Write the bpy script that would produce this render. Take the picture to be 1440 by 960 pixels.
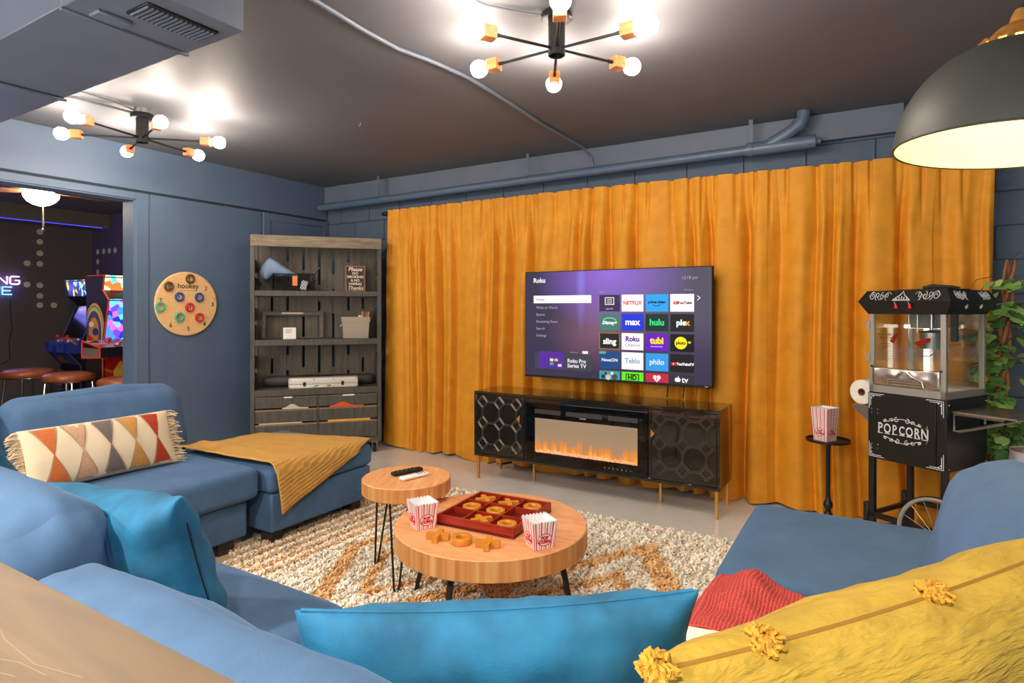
import bpy, bmesh, math, random
import numpy as np
from mathutils import Vector, Matrix, Euler, noise
for o in list(bpy.data.objects): bpy.data.objects.remove(o)
S = bpy.context.scene
C = S.collection
PI = math.pi
sin, cos = math.sin, math.cos
random.seed(7)

# ------------------------------------------------------------------ camera, world, exposure
cam_data = bpy.data.cameras.new('camera'); cam = bpy.data.objects.new('camera', cam_data); C.objects.link(cam)
cam.location = (0, 0, 1.335); cam.rotation_euler = (PI/2, 0, 0.5408)
cam_data.sensor_width = 36; cam_data.lens = 21.25; cam_data.shift_y = -0.0324; cam_data.clip_start = 0.02
S.camera = cam
W = bpy.data.worlds.new('world'); S.world = W; W.use_nodes = True
W.node_tree.nodes['Background'].inputs[0].default_value = (1.0, 0.95, 0.90, 1)
W.node_tree.nodes['Background'].inputs[1].default_value = 2.0
S.view_settings.view_transform = 'Standard'; S.view_settings.look = 'None'
S.view_settings.gamma = 1; S.view_settings.use_curve_mapping = False
S.view_settings.exposure = 1.15
BULB = 88.0        # emission of the globe bulbs
FILL_DOWN = 42.0        # watts of each fill downlight added behind the camera

# ------------------------------------------------------------------ materials
def lin(c):
    return tuple((x/12.92 if x <= .04045 else ((x+.055)/1.055)**2.4) for x in (v/255 for v in c))
def new_mat(name):
    m = bpy.data.materials.new(name); m.use_nodes = True
    return m, m.node_tree, m.node_tree.nodes['Principled BSDF']
def nd(t, kind, **kw):
    n = t.nodes.new(kind)
    for k, v in kw.items():
        if k.startswith('i_'): n.inputs[k[2:].replace('_', ' ')].default_value = v
        else: setattr(n, k, v)
    return n
def ramp(t, stops):
    r = t.nodes.new('ShaderNodeValToRGB'); e = r.color_ramp.elements
    e[0].position, e[0].color = stops[0][0], (*stops[0][1], 1); e[1].position, e[1].color = stops[-1][0], (*stops[-1][1], 1)
    for p, c in stops[1:-1]:
        n = e.new(p); n.color = (*c, 1)
    return r
def mat(name, col, rough=.5, metal=0., var=0., vscale=6., bump=0., bscale=60., sheen=0., coat=0., spec=.5, stretch=(1, 1, 1), emit=0., trans=0., detail=3.):
    """plain colour with an optional soft noise variation and a noise bump, in object space"""
    m, t, b = new_mat(name); L = t.links.new
    c = lin(col)
    b.inputs['Roughness'].default_value = rough; b.inputs['Metallic'].default_value = metal
    b.inputs['Base Color'].default_value = (*c, 1); b.inputs['Specular IOR Level'].default_value = spec
    b.inputs['Sheen Weight'].default_value = sheen; b.inputs['Coat Weight'].default_value = coat
    b.inputs['Sheen Roughness'].default_value = .4
    if sheen: b.inputs['Sheen Tint'].default_value = (*[min(1, x*1.5+.05) for x in c], 1)
    b.inputs['Transmission Weight'].default_value = trans
    if emit:
        b.inputs['Emission Color'].default_value = (*c, 1); b.inputs['Emission Strength'].default_value = emit
    if var or bump:
        tc = t.nodes.new('ShaderNodeTexCoord'); mp = t.nodes.new('ShaderNodeMapping'); mp.inputs['Scale'].default_value = stretch
        L(tc.outputs['Object'], mp.inputs['Vector'])
    if var:
        n = nd(t, 'ShaderNodeTexNoise', i_Scale=vscale, i_Detail=detail, i_Roughness=.6); L(mp.outputs[0], n.inputs['Vector'])
        r = ramp(t, [(.3, tuple(x*(1-var) for x in c)), (.7, tuple(min(1, x*(1+var)) for x in c))])
        L(n.outputs['Fac'], r.inputs['Fac']); L(r.outputs['Color'], b.inputs['Base Color'])
        if emit: L(r.outputs['Color'], b.inputs['Emission Color'])
    if bump:
        n2 = nd(t, 'ShaderNodeTexNoise', i_Scale=bscale, i_Detail=4.); L(mp.outputs[0], n2.inputs['Vector'])
        bp = nd(t, 'ShaderNodeBump', i_Strength=bump, i_Distance=.01); L(n2.outputs['Fac'], bp.inputs['Height']); L(bp.outputs[0], b.inputs['Normal'])
    return m
def emis(name, col, s=1.):
    m, t, b = new_mat(name); c = lin(col)
    b.inputs['Base Color'].default_value = (*[x*.3 for x in c], 1); b.inputs['Roughness'].default_value = .45; b.inputs['Specular IOR Level'].default_value = .15
    b.inputs['Emission Color'].default_value = (*c, 1); b.inputs['Emission Strength'].default_value = s
    return m
def wood(name, c1, c2, scale=1., stretch=(1, 12, 12), rough=.5, rings=False, bump=.1, dark=None):
    m, t, b = new_mat(name); L = t.links.new
    tc = t.nodes.new('ShaderNodeTexCoord'); mp = t.nodes.new('ShaderNodeMapping'); mp.inputs['Scale'].default_value = tuple(scale*s for s in stretch)
    L(tc.outputs['Object'], mp.inputs['Vector'])
    n = nd(t, 'ShaderNodeTexNoise', i_Scale=2.2, i_Detail=8., i_Roughness=.62, i_Distortion=.6); L(mp.outputs[0], n.inputs['Vector'])
    st = [(.28, lin(c1)), (.5, tuple((a+d)/2 for a, d in zip(lin(c1), lin(c2)))), (.72, lin(c2))]
    if dark: st = [(.18, lin(dark))] + st
    r = ramp(t, st); L(n.outputs['Fac'], r.inputs['Fac']); L(r.outputs['Color'], b.inputs['Base Color'])
    b.inputs['Roughness'].default_value = rough
    bp = nd(t, 'ShaderNodeBump', i_Strength=bump, i_Distance=.005); L(n.outputs['Fac'], bp.inputs['Height']); L(bp.outputs[0], b.inputs['Normal'])
    return m
def wave_cloth(name, col, scale, axis='X', bump=.6, rough=.9, var=.25, sheen=.3, dist=.6, second=0):
    """ribbed / knitted cloth: the rib is relief"""
    m, t, b = new_mat(name); L = t.links.new; c = lin(col)
    tc = t.nodes.new('ShaderNodeTexCoord')
    src = tc.outputs['UV']
    w = nd(t, 'ShaderNodeTexWave', wave_type='BANDS', bands_direction=axis, i_Scale=scale, i_Distortion=dist, i_Detail=2.)
    L(src, w.inputs['Vector'])
    n = nd(t, 'ShaderNodeTexNoise', i_Scale=9., i_Detail=3.); L(src, n.inputs['Vector'])
    r = ramp(t, [(.3, tuple(x*(1-var) for x in c)), (.7, tuple(min(1, x*(1+var*.5)) for x in c))]); L(n.outputs['Fac'], r.inputs['Fac'])
    L(r.outputs['Color'], b.inputs['Base Color'])
    h = w.outputs['Fac']
    if second:
        w2 = nd(t, 'ShaderNodeTexWave', wave_type='BANDS', bands_direction='Y' if axis == 'X' else 'X', i_Scale=second, i_Distortion=dist, i_Detail=2.)
        L(src, w2.inputs['Vector']); ma = nd(t, 'ShaderNodeMath', operation='MULTIPLY'); L(w.outputs['Fac'], ma.inputs[0]); L(w2.outputs['Fac'], ma.inputs[1]); h = ma.outputs[0]
    bp = nd(t, 'ShaderNodeBump', i_Strength=bump, i_Distance=.012); L(h, bp.inputs['Height']); L(bp.outputs[0], b.inputs['Normal'])
    b.inputs['Roughness'].default_value = rough; b.inputs['Sheen Weight'].default_value = sheen
    b.inputs['Sheen Tint'].default_value = (*[min(1, x*1.4+.05) for x in c], 1)
    return m
def glass(name, col=(255, 255, 255), alpha=.12, rough=.03):
    """thin pane: mostly see-through with a clear-coat reflection"""
    m, t, b = new_mat(name); L = t.links.new
    tr = t.nodes.new('ShaderNodeBsdfTransparent'); tr.inputs[0].default_value = (*lin(col), 1)
    gl = t.nodes.new('ShaderNodeBsdfGlossy'); gl.inputs['Roughness'].default_value = rough
    mx = t.nodes.new('ShaderNodeMixShader'); mx.inputs[0].default_value = alpha
    L(tr.outputs[0], mx.inputs[1]); L(gl.outputs[0], mx.inputs[2]); L(mx.outputs[0], t.nodes['Material Output'].inputs['Surface'])
    return m

M = {}
M['wall'] = mat('blue_wall_paint', (84, 104, 128), .55, var=.06, vscale=3, bump=.08, bscale=40)
M['block'] = mat('blue_block_paint', (80, 96, 116), .6, var=.08, vscale=8, bump=.35, bscale=120)
M['mortar'] = mat('block_joint_paint', (58, 72, 90), .7)
M['ceiling'] = mat('charcoal_gloss_paint', (104, 105, 110), .6, var=.08, vscale=1.2, bump=.05, bscale=14, spec=.35)
M['beam'] = mat('grey_blue_board_paint', (98, 108, 124), .5, var=.06)
M['pipe'] = mat('blue_pipe_paint', (84, 102, 124), .38, var=.06)
M['duct'] = mat('duct_paint', (98, 106, 122), .42, var=.08, vscale=4)
M['black'] = mat('black_metal', (20, 20, 21), .42)
M['blackmat'] = mat('matt_black', (14, 14, 15), .7)
M['brass'] = mat('brass', (214, 152, 74), .32, metal=.55)
M['steel'] = mat('brushed_steel', (190, 188, 182), .3, metal=1., var=.05)
M['alu'] = mat('aluminium_trim', (178, 174, 164), .45, metal=.7)
M['white'] = mat('white_plastic', (235, 235, 232), .4)
M['paper'] = mat('white_paper', (240, 234, 222), .8, bump=.1)
M['sofa'] = mat('blue_velvet', (70, 103, 140), .85, var=.14, vscale=7, bump=.14, bscale=260, sheen=.3)
M['foot'] = mat('dark_wood_foot', (52, 44, 40), .5)
M['bulb'] = emis('glowing_bulb', (255, 238, 220), BULB)
M['cubewood'] = wood('lamp_cube_wood', (190, 110, 58), (222, 148, 88), 3, (1, 6, 6), .55)
M['teal'] = mat('teal_velvet', (28, 104, 144), .78, var=.42, vscale=7, bump=.1, bscale=200, sheen=.2)
M['cream'] = mat('cream_canvas', (232, 214, 182), .9, bump=.25, bscale=300)
M['cream_fringe'] = mat('cream_fringe', (228, 206, 166), .9)
M['console'] = mat('black_lacquer', (34, 32, 29), .10, coat=.7)
M['fret'] = mat('fret_painted_sheen', (112, 108, 100), .25, metal=.5)  # mouldings on black doors, lightened to paint in their reflected lines
M['glossblack'] = mat('black_glass', (10, 10, 11), .05, spec=.6)

# ------------------------------------------------------------------ mesh helpers
def finish(name, bm, m, parent=None, smooth=True, angle=40, loc=None, rot=None, label=None):
    me = bpy.data.meshes.new(name)
    bmesh.ops.recalc_face_normals(bm, faces=bm.faces[:])
    if smooth:
        for f in bm.faces: f.smooth = True
        a = math.radians(angle)
        for e in bm.edges:
            if len(e.link_faces) == 2 and e.calc_face_angle(0) > a: e.smooth = False
    bm.to_mesh(me); bm.free()
    return link(name, me, m, parent, loc, rot, label)
def link(name, me, m, parent=None, loc=None, rot=None, label=None):
    o = bpy.data.objects.new(name, me)
    for k in (m if isinstance(m, (list, tuple)) else [m]):
        if k is not None and len(me.materials) < len(m if isinstance(m, (list, tuple)) else [m]): me.materials.append(M[k] if isinstance(k, str) else k)
    C.objects.link(o)
    if parent is not None: o.parent = parent
    if loc is not None: o.location = loc
    if rot is not None: o.rotation_euler = rot
    if label: o['label'] = label
    return o
def thing(name, label, cat, loc=(0, 0, 0), rz=0, group=None, rot=None):
    o = bpy.data.objects.new(name, None); C.objects.link(o); o.empty_display_size = .1
    o.location = loc; o.rotation_euler = rot if rot else (0, 0, rz)
    return tag(o, label, cat, group)
def tag(o, label, cat, group=None):
    o['label'] = label; o['category'] = cat
    if group: o['group'] = group
    return o
def struct(o):
    o['kind'] = 'structure'; return o
def dup(root, loc=None, rz=None, label=None, group=None):
    r = root.copy(); C.objects.link(r)
    if loc is not None: r.location = loc
    if rz is not None: r.rotation_euler = (0, 0, rz)
    if label: r['label'] = label
    if group: r['group'] = group
    def rec(src, dst):
        for ch in list(src.children):
            c = ch.copy(); C.objects.link(c); c.parent = dst; rec(ch, c)
    rec(root, r)
    return r
def BM(): return bmesh.new()
def box(bm, lo, hi, bev=0., mi=0, mx=None, seg=1):
    lo = Vector(lo); hi = Vector(hi); c = (lo+hi)/2; s = hi-lo
    r = bmesh.ops.create_cube(bm, size=1, matrix=Matrix.Translation(c) @ Matrix.Diagonal((*s, 1)))
    vs = r['verts']; fs = list({f for v in vs for f in v.link_faces}); es = list({e for v in vs for e in v.link_edges})
    for f in fs: f.material_index = mi
    if bev:
        rr = bmesh.ops.bevel(bm, geom=es, offset=bev, segments=seg, affect='EDGES', profile=.5)
        vs = [v for v in rr['verts']]; fs2 = {f for v in vs for f in v.link_faces}
        for f in fs2: f.material_index = mi
        vs = list({v for f in fs2 for v in f.verts})
    if mx is not None: bmesh.ops.transform(bm, matrix=mx, verts=vs)
    return vs
def frame_of(d):
    d = d.normalized(); a = Vector((0, 0, 1)) if abs(d.z) < .9 else Vector((1, 0, 0))
    u = d.cross(a).normalized(); return u, d.cross(u).normalized()
def tube(bm, pts, r, seg=8, mi=0, closed=False, flat=1.):
    pts = [Vector(p) for p in pts]; n = len(pts); rings = []
    rs = r if isinstance(r, (list, tuple)) else [r]*n
    pu = None
    for i, p in enumerate(pts):
        if closed: d = pts[(i+1) % n]-pts[i-1]
        else: d = pts[min(i+1, n-1)]-pts[max(i-1, 0)]
        if d.length < 1e-9: d = Vector((0, 0, 1))
        d.normalize()
        if pu is None: u, v = frame_of(d)
        else:
            u = pu-d*pu.dot(d)
            u = u.normalized() if u.length > 1e-6 else frame_of(d)[0]
            v = d.cross(u)
        pu = u
        rings.append([bm.verts.new(p+u*rs[i]*cos(2*PI*k/seg)+v*rs[i]*flat*sin(2*PI*k/seg)) for k in range(seg)])
    m = n if closed else n-1
    for i in range(m):
        a, b = rings[i], rings[(i+1) % n]
        for k in range(seg):
            f = bm.faces.new((a[k], a[(k+1) % seg], b[(k+1) % seg], b[k])); f.material_index = mi
    if not closed:
        for ring in (rings[0], rings[-1]):
            try: f = bm.faces.new(ring); f.material_index = mi
            except ValueError: pass
def lathe(bm, prof, seg=24, c=(0, 0, 0), mi=0, mx=None):
    c = Vector(c); rings = []; new = []
    for r, z in prof:
        if r < 1e-6: v = bm.verts.new(c+Vector((0, 0, z))); rings.append([v]); new.append(v)
        else:
            ring = [bm.verts.new(c+Vector((r*cos(2*PI*k/seg), r*sin(2*PI*k/seg), z))) for k in range(seg)]; rings.append(ring); new += ring
    for a, b in zip(rings, rings[1:]):
        for k in range(seg):
            q = (k+1) % seg
            if len(a) == 1 and len(b) == 1: continue
            if len(a) == 1: f = bm.faces.new((a[0], b[q], b[k]))
            elif len(b) == 1: f = bm.faces.new((a[k], a[q], b[0]))
            else: f = bm.faces.new((a[k], a[q], b[q], b[k]))
            f.material_index = mi
    for ring in (rings[0], rings[-1]):
        if len(ring) > 2:
            f = bm.faces.new(ring); f.material_index = mi
    if mx is not None: bmesh.ops.transform(bm, matrix=mx, verts=new)
def prism(bm, poly, t, mx=None, mi=0):
    """polygon in xy, extruded by t along z"""
    a = [bm.verts.new((x, y, 0)) for x, y in poly]; b = [bm.verts.new((x, y, t)) for x, y in poly]; n = len(poly)
    fs = [bm.faces.new(a[::-1]), bm.faces.new(b)] + [bm.faces.new((a[i], a[(i+1) % n], b[(i+1) % n], b[i])) for i in range(n)]
    for f in fs: f.material_index = mi
    if mx is not None: bmesh.ops.transform(bm, matrix=mx, verts=a+b)
def sphere(bm, c, r, seg=16, rings=10, sc=(1, 1, 1), mi=0):
    q = bmesh.ops.create_uvsphere(bm, u_segments=seg, v_segments=rings, radius=r, matrix=Matrix.Translation(c) @ Matrix.Diagonal((*sc, 1)))
    for v in q['verts']:
        for f in v.link_faces: f.material_index = mi
def xz(y0=0.):      # a matrix that stands the xy plane up: x stays, y -> z, z -> -y
    return Matrix.Translation((0, y0, 0)) @ Matrix.Rotation(PI/2, 4, 'X')
def boxobj(name, lo, hi, m, parent=None, bev=0., seg=1, **k):
    bm = BM(); box(bm, lo, hi, bev, seg=seg); return finish(name, bm, m, parent, smooth=bev > 0, **k)
def rbox(name, size, r, m, parent=None, loc=None, rot=None, n=14, crown=(0, 0, 0), lump=.0, seed=0, label=None, lscale=5., wr=0.):
    """soft cushion: rounded box, crowned faces and a little lumpiness; origin at its centre"""
    bm = BM(); bmesh.ops.create_cube(bm, size=2)
    bmesh.ops.subdivide_edges(bm, edges=bm.edges[:], cuts=n, use_grid_fill=True)
    h = [s/2 for s in size]; r = min(r, min(h)*.98)
    for v in bm.verts:
        p = [sin(PI/2*x) for x in v.co]
        q = Vector([p[i]*h[i] for i in range(3)]); inn = Vector([max(-(h[i]-r), min(h[i]-r, q[i])) for i in range(3)])
        d = q-inn
        if d.length > 1e-9: q = inn+d.normalized()*r
        for i in range(3):
            if crown[i]:
                j, k = [a for a in (0, 1, 2) if a != i]
                q[i] += crown[i]*(1-p[j]**2)*(1-p[k]**2)*(p[i] if abs(p[i]) < 1 else (1 if p[i] > 0 else -1))
        if lump:
            s = Vector((seed*3.1, seed*1.7, seed))
            q += q.normalized()*(lump*noise.noise(q*lscale+s)+lump*.3*noise.noise(Vector((q.x*9, q.y*26, q.z*22))+s))
        if wr:
            e = abs(p[0])**4
            q += Vector((0, 0, 1))*wr*e*sin(q.y*60+seed+3*noise.noise(q*6)) 
        v.co = q
    return finish(name, bm, m, parent, angle=180, loc=loc, rot=rot, label=label)
def pillow_f(w, h, t, pinch=.07, ex=.5):
    def f(u, v, s):
        x = w/2*u*(1-pinch*(1-v*v)*abs(u)); y = h/2*v*(1-pinch*(1-u*u)*abs(v))
        z = s*t/2*(max(0, 1-u*u)*max(0, 1-v*v))**ex
        return Vector((x, y, z))
    return f
def pillow(name, w, h, t, m, parent=None, n=36, pinch=.07, lump=.01, seed=0, loc=None, rot=None, ex=.5, label=None, sag=0., ls=9.):
    f = pillow_f(w, h, t, pinch, ex); bm = BM(); uvl = bm.loops.layers.uv.new('UVMap')
    g = {}
    for s in (1, -1):
        for i in range(n+1):
            for j in range(n+1):
                edge = i in (0, n) or j in (0, n)
                if s == -1 and edge: g[s, i, j] = g[1, i, j]; continue
                u, v = sin(PI/2*(2*i/n-1)), sin(PI/2*(2*j/n-1)); p = f(u, v, s)
                if not edge:
                    q = noise.noise(Vector((p.x*ls, p.y*ls*1.3, s*4+seed)))+.5*noise.noise(Vector((p.x*ls*2.3, p.y*ls*.7, s*9+seed)))
                    p.z += lump*q
                p.y -= sag*(1-u*u)*(v+1)/2
                g[s, i, j] = bm.verts.new(p)
    for s in (1, -1):
        for i in range(n):
            for j in range(n):
                q = [(i, j), (i+1, j), (i+1, j+1), (i, j+1)]
                fc = bm.faces.new([g[s, a, b] for a, b in (q if s == 1 else q[::-1])])
                for lp, (a, b) in zip(fc.loops, q if s == 1 else q[::-1]): lp[uvl].uv = (a/n, b/n)
    return finish(name, bm, m, parent, angle=180, loc=loc, rot=rot, label=label)
def text_mesh(s, size, ext=.0006, off=0., ax='CENTER', ay='CENTER', space=1., shear=0., sx=1.):
    cu = bpy.data.curves.new('txt', 'FONT'); cu.body = s; cu.size = size; cu.extrude = ext; cu.offset = off
    cu.align_x = ax; cu.align_y = ay; cu.resolution_u = 3; cu.space_character = space; cu.shear = shear
    o = bpy.data.objects.new('txt', cu); C.objects.link(o)
    dg = bpy.context.evaluated_depsgraph_get()
    me = bpy.data.meshes.new_from_object(o.evaluated_get(dg)); me.name = 'lettering'
    bpy.data.objects.remove(o)
    me.materials.clear()
    if sx != 1.: me.transform(Matrix.Diagonal((sx, 1, 1, 1)))
    return me
def text(name, s, size, m, parent, loc, rot=(PI/2, 0, 0), **k):
    me = text_mesh(s, size, **k); return link(name, me, m, parent, loc, rot)
def grid_mesh(name, fn, nu, nv, m, parent=None, loc=None, rot=None, thick=0., label=None, uvs=(1, 1)):
    bm = BM(); uvl = bm.loops.layers.uv.new('UVMap')
    g = [[bm.verts.new(fn(i/nu, j/nv)) for j in range(nv+1)] for i in range(nu+1)]
    for i in range(nu):
        for j in range(nv):
            q = [(i, j), (i+1, j), (i+1, j+1), (i, j+1)]
            f = bm.faces.new([g[a][b] for a, b in q])
            for lp, (a, b) in zip(f.loops, q): lp[uvl].uv = (a/nu*uvs[0], b/nv*uvs[1])
    if thick:
        bm.normal_update()
        geo = bmesh.ops.solidify(bm, geom=bm.faces[:], thickness=thick)
    return finish(name, bm, m, parent, angle=180, loc=loc, rot=rot, label=label)

# ================================================================== SETTING
XL, YB, ZC = -5.07, 4.58, 2.63          # left wall face, back wall face, ceiling
XR, XF, YF = 1.75, -8.6, -2.6           # right wall, far wall of the arcade room, open front
def mat_floor():
    m, t, b = new_mat('polished_concrete'); L = t.links.new
    tc = t.nodes.new('ShaderNodeTexCoord')
    a = nd(t, 'ShaderNodeTexNoise', i_Scale=1.3, i_Detail=6., i_Roughness=.65); L(tc.outputs['Object'], a.inputs['Vector'])
    r1 = ramp(t, [(.3, lin((206, 205, 199))), (.7, lin((236, 234, 228)))]); L(a.outputs['Fac'], r1.inputs['Fac'])
    s = nd(t, 'ShaderNodeTexVoronoi', i_Scale=55.); L(tc.outputs['Object'], s.inputs['Vector'])
    r2 = ramp(t, [(.0, (.35, .34, .32)), (.16, (1, 1, 1))]); L(s.outputs['Distance'], r2.inputs['Fac'])
    mx = nd(t, 'ShaderNodeMix', data_type='RGBA', blend_type='MULTIPLY'); mx.inputs[0].default_value = .35
    L(r1.outputs[0], mx.inputs[6]); L(r2.outputs[0], mx.inputs[7]); L(mx.outputs[2], b.inputs['Base Color'])
    b.inputs['Roughness'].default_value = .22; b.inputs['Coat Weight'].default_value = .15
    return m
M['floor'] = mat_floor()
M['arcade_wall'] = mat('dark_taupe_wall', (104, 94, 90), .8, bump=.15, bscale=90)
M['arcade_side'] = mat('dark_violet_wall', (92, 82, 110), .8)
M['arcade_ceil'] = mat('dark_popcorn_ceiling', (112, 104, 96), .9, bump=.6, bscale=120)
M['carpet'] = mat('dark_carpet', (60, 58, 60), .95, bump=.5, bscale=250)

struct(boxobj('floor', (XF-.15, YF, -.1), (XR, YB+.1, 0), 'floor'))
struct(boxobj('ceiling', (XL-.16, YF, ZC), (XR, YB+.1, ZC+.08), 'ceiling'))
# back wall: mortar slab with painted concrete blocks as parts where the curtain does not cover it
wb = struct(boxobj('wall_back', (XL-.16, YB+.004, 0), (XR, YB+.12, ZC), 'mortar'))
BW, BH = .406, .203
blk = BM(); box(blk, (.003, -.006, .003), (BW-.003, .004, BH-.003), .0025); blk_me = None
for row in range(13):
    z = row*BH
    x = XL - (BW/2 if row % 2 else 0)
    while x < XR-.05:
        if z > 1.99 or x < -3.9 or x > .3:
            if blk_me is None:
                o = finish('block', blk, 'block', wb, loc=(x, YB, z)); blk_me = o.data
            else: o = link('block', blk_me, 'block', wb, (x, YB, z))
        x += BW
struct(boxobj('wall_right', (XR, YF, 0), (XR+.1, YB+.1, ZC), 'wall'))
# left wall with the wide opening to the arcade room
bm = BM()
box(bm, (XL-.16, 2.591, 0), (XL, YB, ZC)); box(bm, (XL-.16, YF, 0), (XL, .2, ZC)); box(bm, (XL-.16, .2, 2.205), (XL, 2.591, ZC))
wl = struct(finish('wall_left', bm, 'wall', smooth=False))
fas = boxobj('fascia_panel', (XL, YF, 2.282), (XL+.012, YB-.03, ZC), 'wall', wl, .002)
for y0, y1 in ((2.705, 3.745), (4.63-.0, 4.632)):
    if y1-y0 > .1: boxobj('plywood_panel', (XL, y0, .02), (XL+.008, y1, 2.262), 'wall', wl, .0015)
struct(boxobj('trim_1', (XL, YF, 2.262), (XL+.006, YB-.03, 2.282), mat('painted_shadow_gap', (30, 40, 54), .8)))  # strip coloured dark to paint in the shadow line under the fascia
d1 = struct(boxobj('door_1', (XL, 2.591, 0), (XL+.014, 2.69, 2.262), 'wall', None, .003))
boxobj('door_head_casing', (XL, .2, 2.205), (XL+.014, 2.591, 2.262), 'wall', d1, .003)
boxobj('door_jamb', (XL-.162, 2.578, 0), (XL+.006, 2.593, 2.205), 'wall', d1, .002)
boxobj('door_head_jamb', (XL-.162, .2, 2.195), (XL+.006, 2.578, 2.207), 'wall', d1, .002)
# framed closet door panel behind the bookcase
d2 = struct(boxobj('door_2', (XL, 3.84, 0), (XL+.012, 4.55, 2.2), 'wall', None, .002))
for lo, hi in (((XL, 3.76, 0), (XL+.024, 3.84, 2.262)), ((XL, 4.5, 0), (XL+.024, 4.575, 2.262)), ((XL, 3.84, 2.195), (XL+.024, 4.5, 2.262))):
    boxobj('door_casing', lo, hi, 'wall', d2, .005)
# board running along the top of the back wall
struct(boxobj('trim_2', (XL, 4.52, 2.45), (.158, YB-.004, ZC), 'beam', None, .004))
# arcade room beyond
struct(boxobj('wall_arcade_far', (XF-.1, -1.2, 0), (XF, 3.97, 2.5), 'arcade_wall'))
ws = struct(boxobj('wall_arcade_side', (XF, 3.87, 0), (XL-.16, 3.97, 2.5), 'arcade_side'))
struct(boxobj('wall_arcade_near', (XF, -1.3, 0), (XL-.16, -1.2, 2.5), 'arcade_wall'))
struct(boxobj('ceiling_arcade', (XF-.1, -1.3, 2.5), (XL-.16, 3.97, 2.58), 'arcade_ceil'))
struct(boxobj('trim_3', (XF, -1.2, 2.33), (XF+.42, 3.87, 2.5), 'arcade_ceil'))
struct(boxobj('rug_arcade_floor', (XF, -1.2, 0), (XL-.16, 3.87, .008), 'carpet')).name = 'floor_arcade'
M['dot'] = mat('cream_wall_dot', (222, 208, 186), .7)
M['dotcentre'] = mat('dot_pinhole', (150, 140, 124), .7)
far = bpy.data.objects['wall_arcade_far']
def dots(parent, pts, plane):
    me = None
    for a, z in pts:
        bm = BM(); lathe(bm, [(0, 0), (.034, 0), (.034, .003), (.006, .003), (.005, .006), (0, .006)], 18)
        loc = (XF, a, z) if plane == 'far' else (a, 3.87, z)
        finish('wall_dot', bm, 'dot', parent, loc=loc, rot=(0, PI/2, 0) if plane == 'far' else (PI/2, 0, 0))
dots(far, [(3.304, z) for z in (2.252, 2.133, 1.996, 1.868, 1.612, 1.484, 1.373)] + [(3.177, 1.868), (3.177, 1.616), (3.448, 1.373)], 'far')
dots(ws, [(x, 2.05) for x in (-8.454, -8.305, -8.167, -8.03)] + [(-8.454, 1.925), (-8.454, 1.794)], 'side')

# ------------------------------------------------------------------ unseen downlights added behind the camera to brighten the room (plain round cans)
M['fill_lens'] = emis('fill_downlight_lens', (255, 226, 192), 6.)
for x, y in ((-3.4, -.9), (-1.6, -.9), (.2, -.9)):
    t = thing('fill_downlight', 'added unseen round white fill downlight above the wooden counter, %s of the row of three' % ('leftmost' if x < -3 else 'middle' if x < -1 else 'rightmost'), 'ceiling light', (x, y, ZC), group='added fill downlights')
    bm = BM(); lathe(bm, [(.062, -.002), (.085, -.002), (.088, -.010), (.062, -.006)], 28); finish('trim_ring', bm, 'white', t)
    bm = BM(); lathe(bm, [(0, -.001), (.062, -.001), (.062, -.005), (0, -.005)], 28); finish('lens', bm, 'fill_lens', t)
    ld = bpy.data.lights.new('downlight', 'AREA'); ld.shape = 'DISK'; ld.size = .12; ld.energy = FILL_DOWN; ld.color = (1, .88, .74); ld.spread = 2.6
    lo = bpy.data.objects.new('fill_downlight_lamp', ld); C.objects.link(lo); lo.parent = t; lo.location = (0, 0, -.012)

# ------------------------------------------------------------------ duct with vent
t = thing('air_duct', 'boxed metal air duct under the ceiling with a floor-facing vent grille', 'duct', (-1.79, .87, 2.25))
xs = [-3.27, -1.55, -.95, -.33, 0]
for a, b, dz in ((-3.27, -2.15, .004), (-2.15, -1.25, .0), (-1.25, -.33, .004), (-.33, 0, 0)):
    boxobj('duct_section', (a+.002, 0, dz), (b-.002, .39, ZC-2.25-.001), 'duct', t, .003)
for a in (-2.15, -1.25, -.33): boxobj('duct_seam', (a-.008, -.004, -.010), (a+.008, .396, .0), 'duct', t, .002)
v = boxobj('vent_grille', (-.19, .115, -.007), (-.07, .345, .002), 'black', t, .002)
for k in range(15): boxobj('vent_slat', (-.18, .122+k*.0148, -.013), (-.08, .126+k*.0148, -.005), 'duct', v, rot=(0, 0, 0))
boxobj('access_flap', (-.30, .06, -.012), (-.24, .16, 0), 'duct', t, .003)

# ------------------------------------------------------------------ waste pipe along the wall
t = thing('drain_pipe', 'long blue painted drain pipe hung below the ceiling above the curtain', 'pipe', (-4.99, 4.40, 2.385))
def sl(x): return (x)*.0086
bm = BM(); tube(bm, [(0, 0, 0), (4.28, 0, sl(4.28))], .034, 18); finish('pipe_run', bm, 'pipe', t)
bm = BM(); tube(bm, [(4.23, 0, sl(4.23)), (4.66, 0, sl(4.66))], .045, 18); finish('tee_fitting', bm, 'pipe', t)
bm = BM(); tube(bm, [(4.65, 0, .04), (4.69, 0, .04)], .022, 8); finish('end_plug', bm, 'pipe', t)
bm = BM(); tube(bm, [(4.36, 0, .045), (4.48, -.01, .105), (4.555, -.015, .15), (4.585, -.015, .19), (4.59, -.015, .243)], .041, 18); finish('elbow', bm, 'pipe', t)
bm = BM(); tube(bm, [(4.545, -.014, .142), (4.575, -.015, .172)], .048, 18); finish('elbow_collar', bm, 'pipe', t)
for x in (.82, 2.5, 4.26):
    bm = BM(); box(bm, (x-.014, -.003, sl(x)+.03), (x+.014, .003, .243-.0), .001); tube(bm, [(x-.014, 0, sl(x)), (x+.014, 0, sl(x))], .05 if x > 4 else .038, 18)
    finish('pipe_hanger', bm, 'pipe', t)
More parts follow.
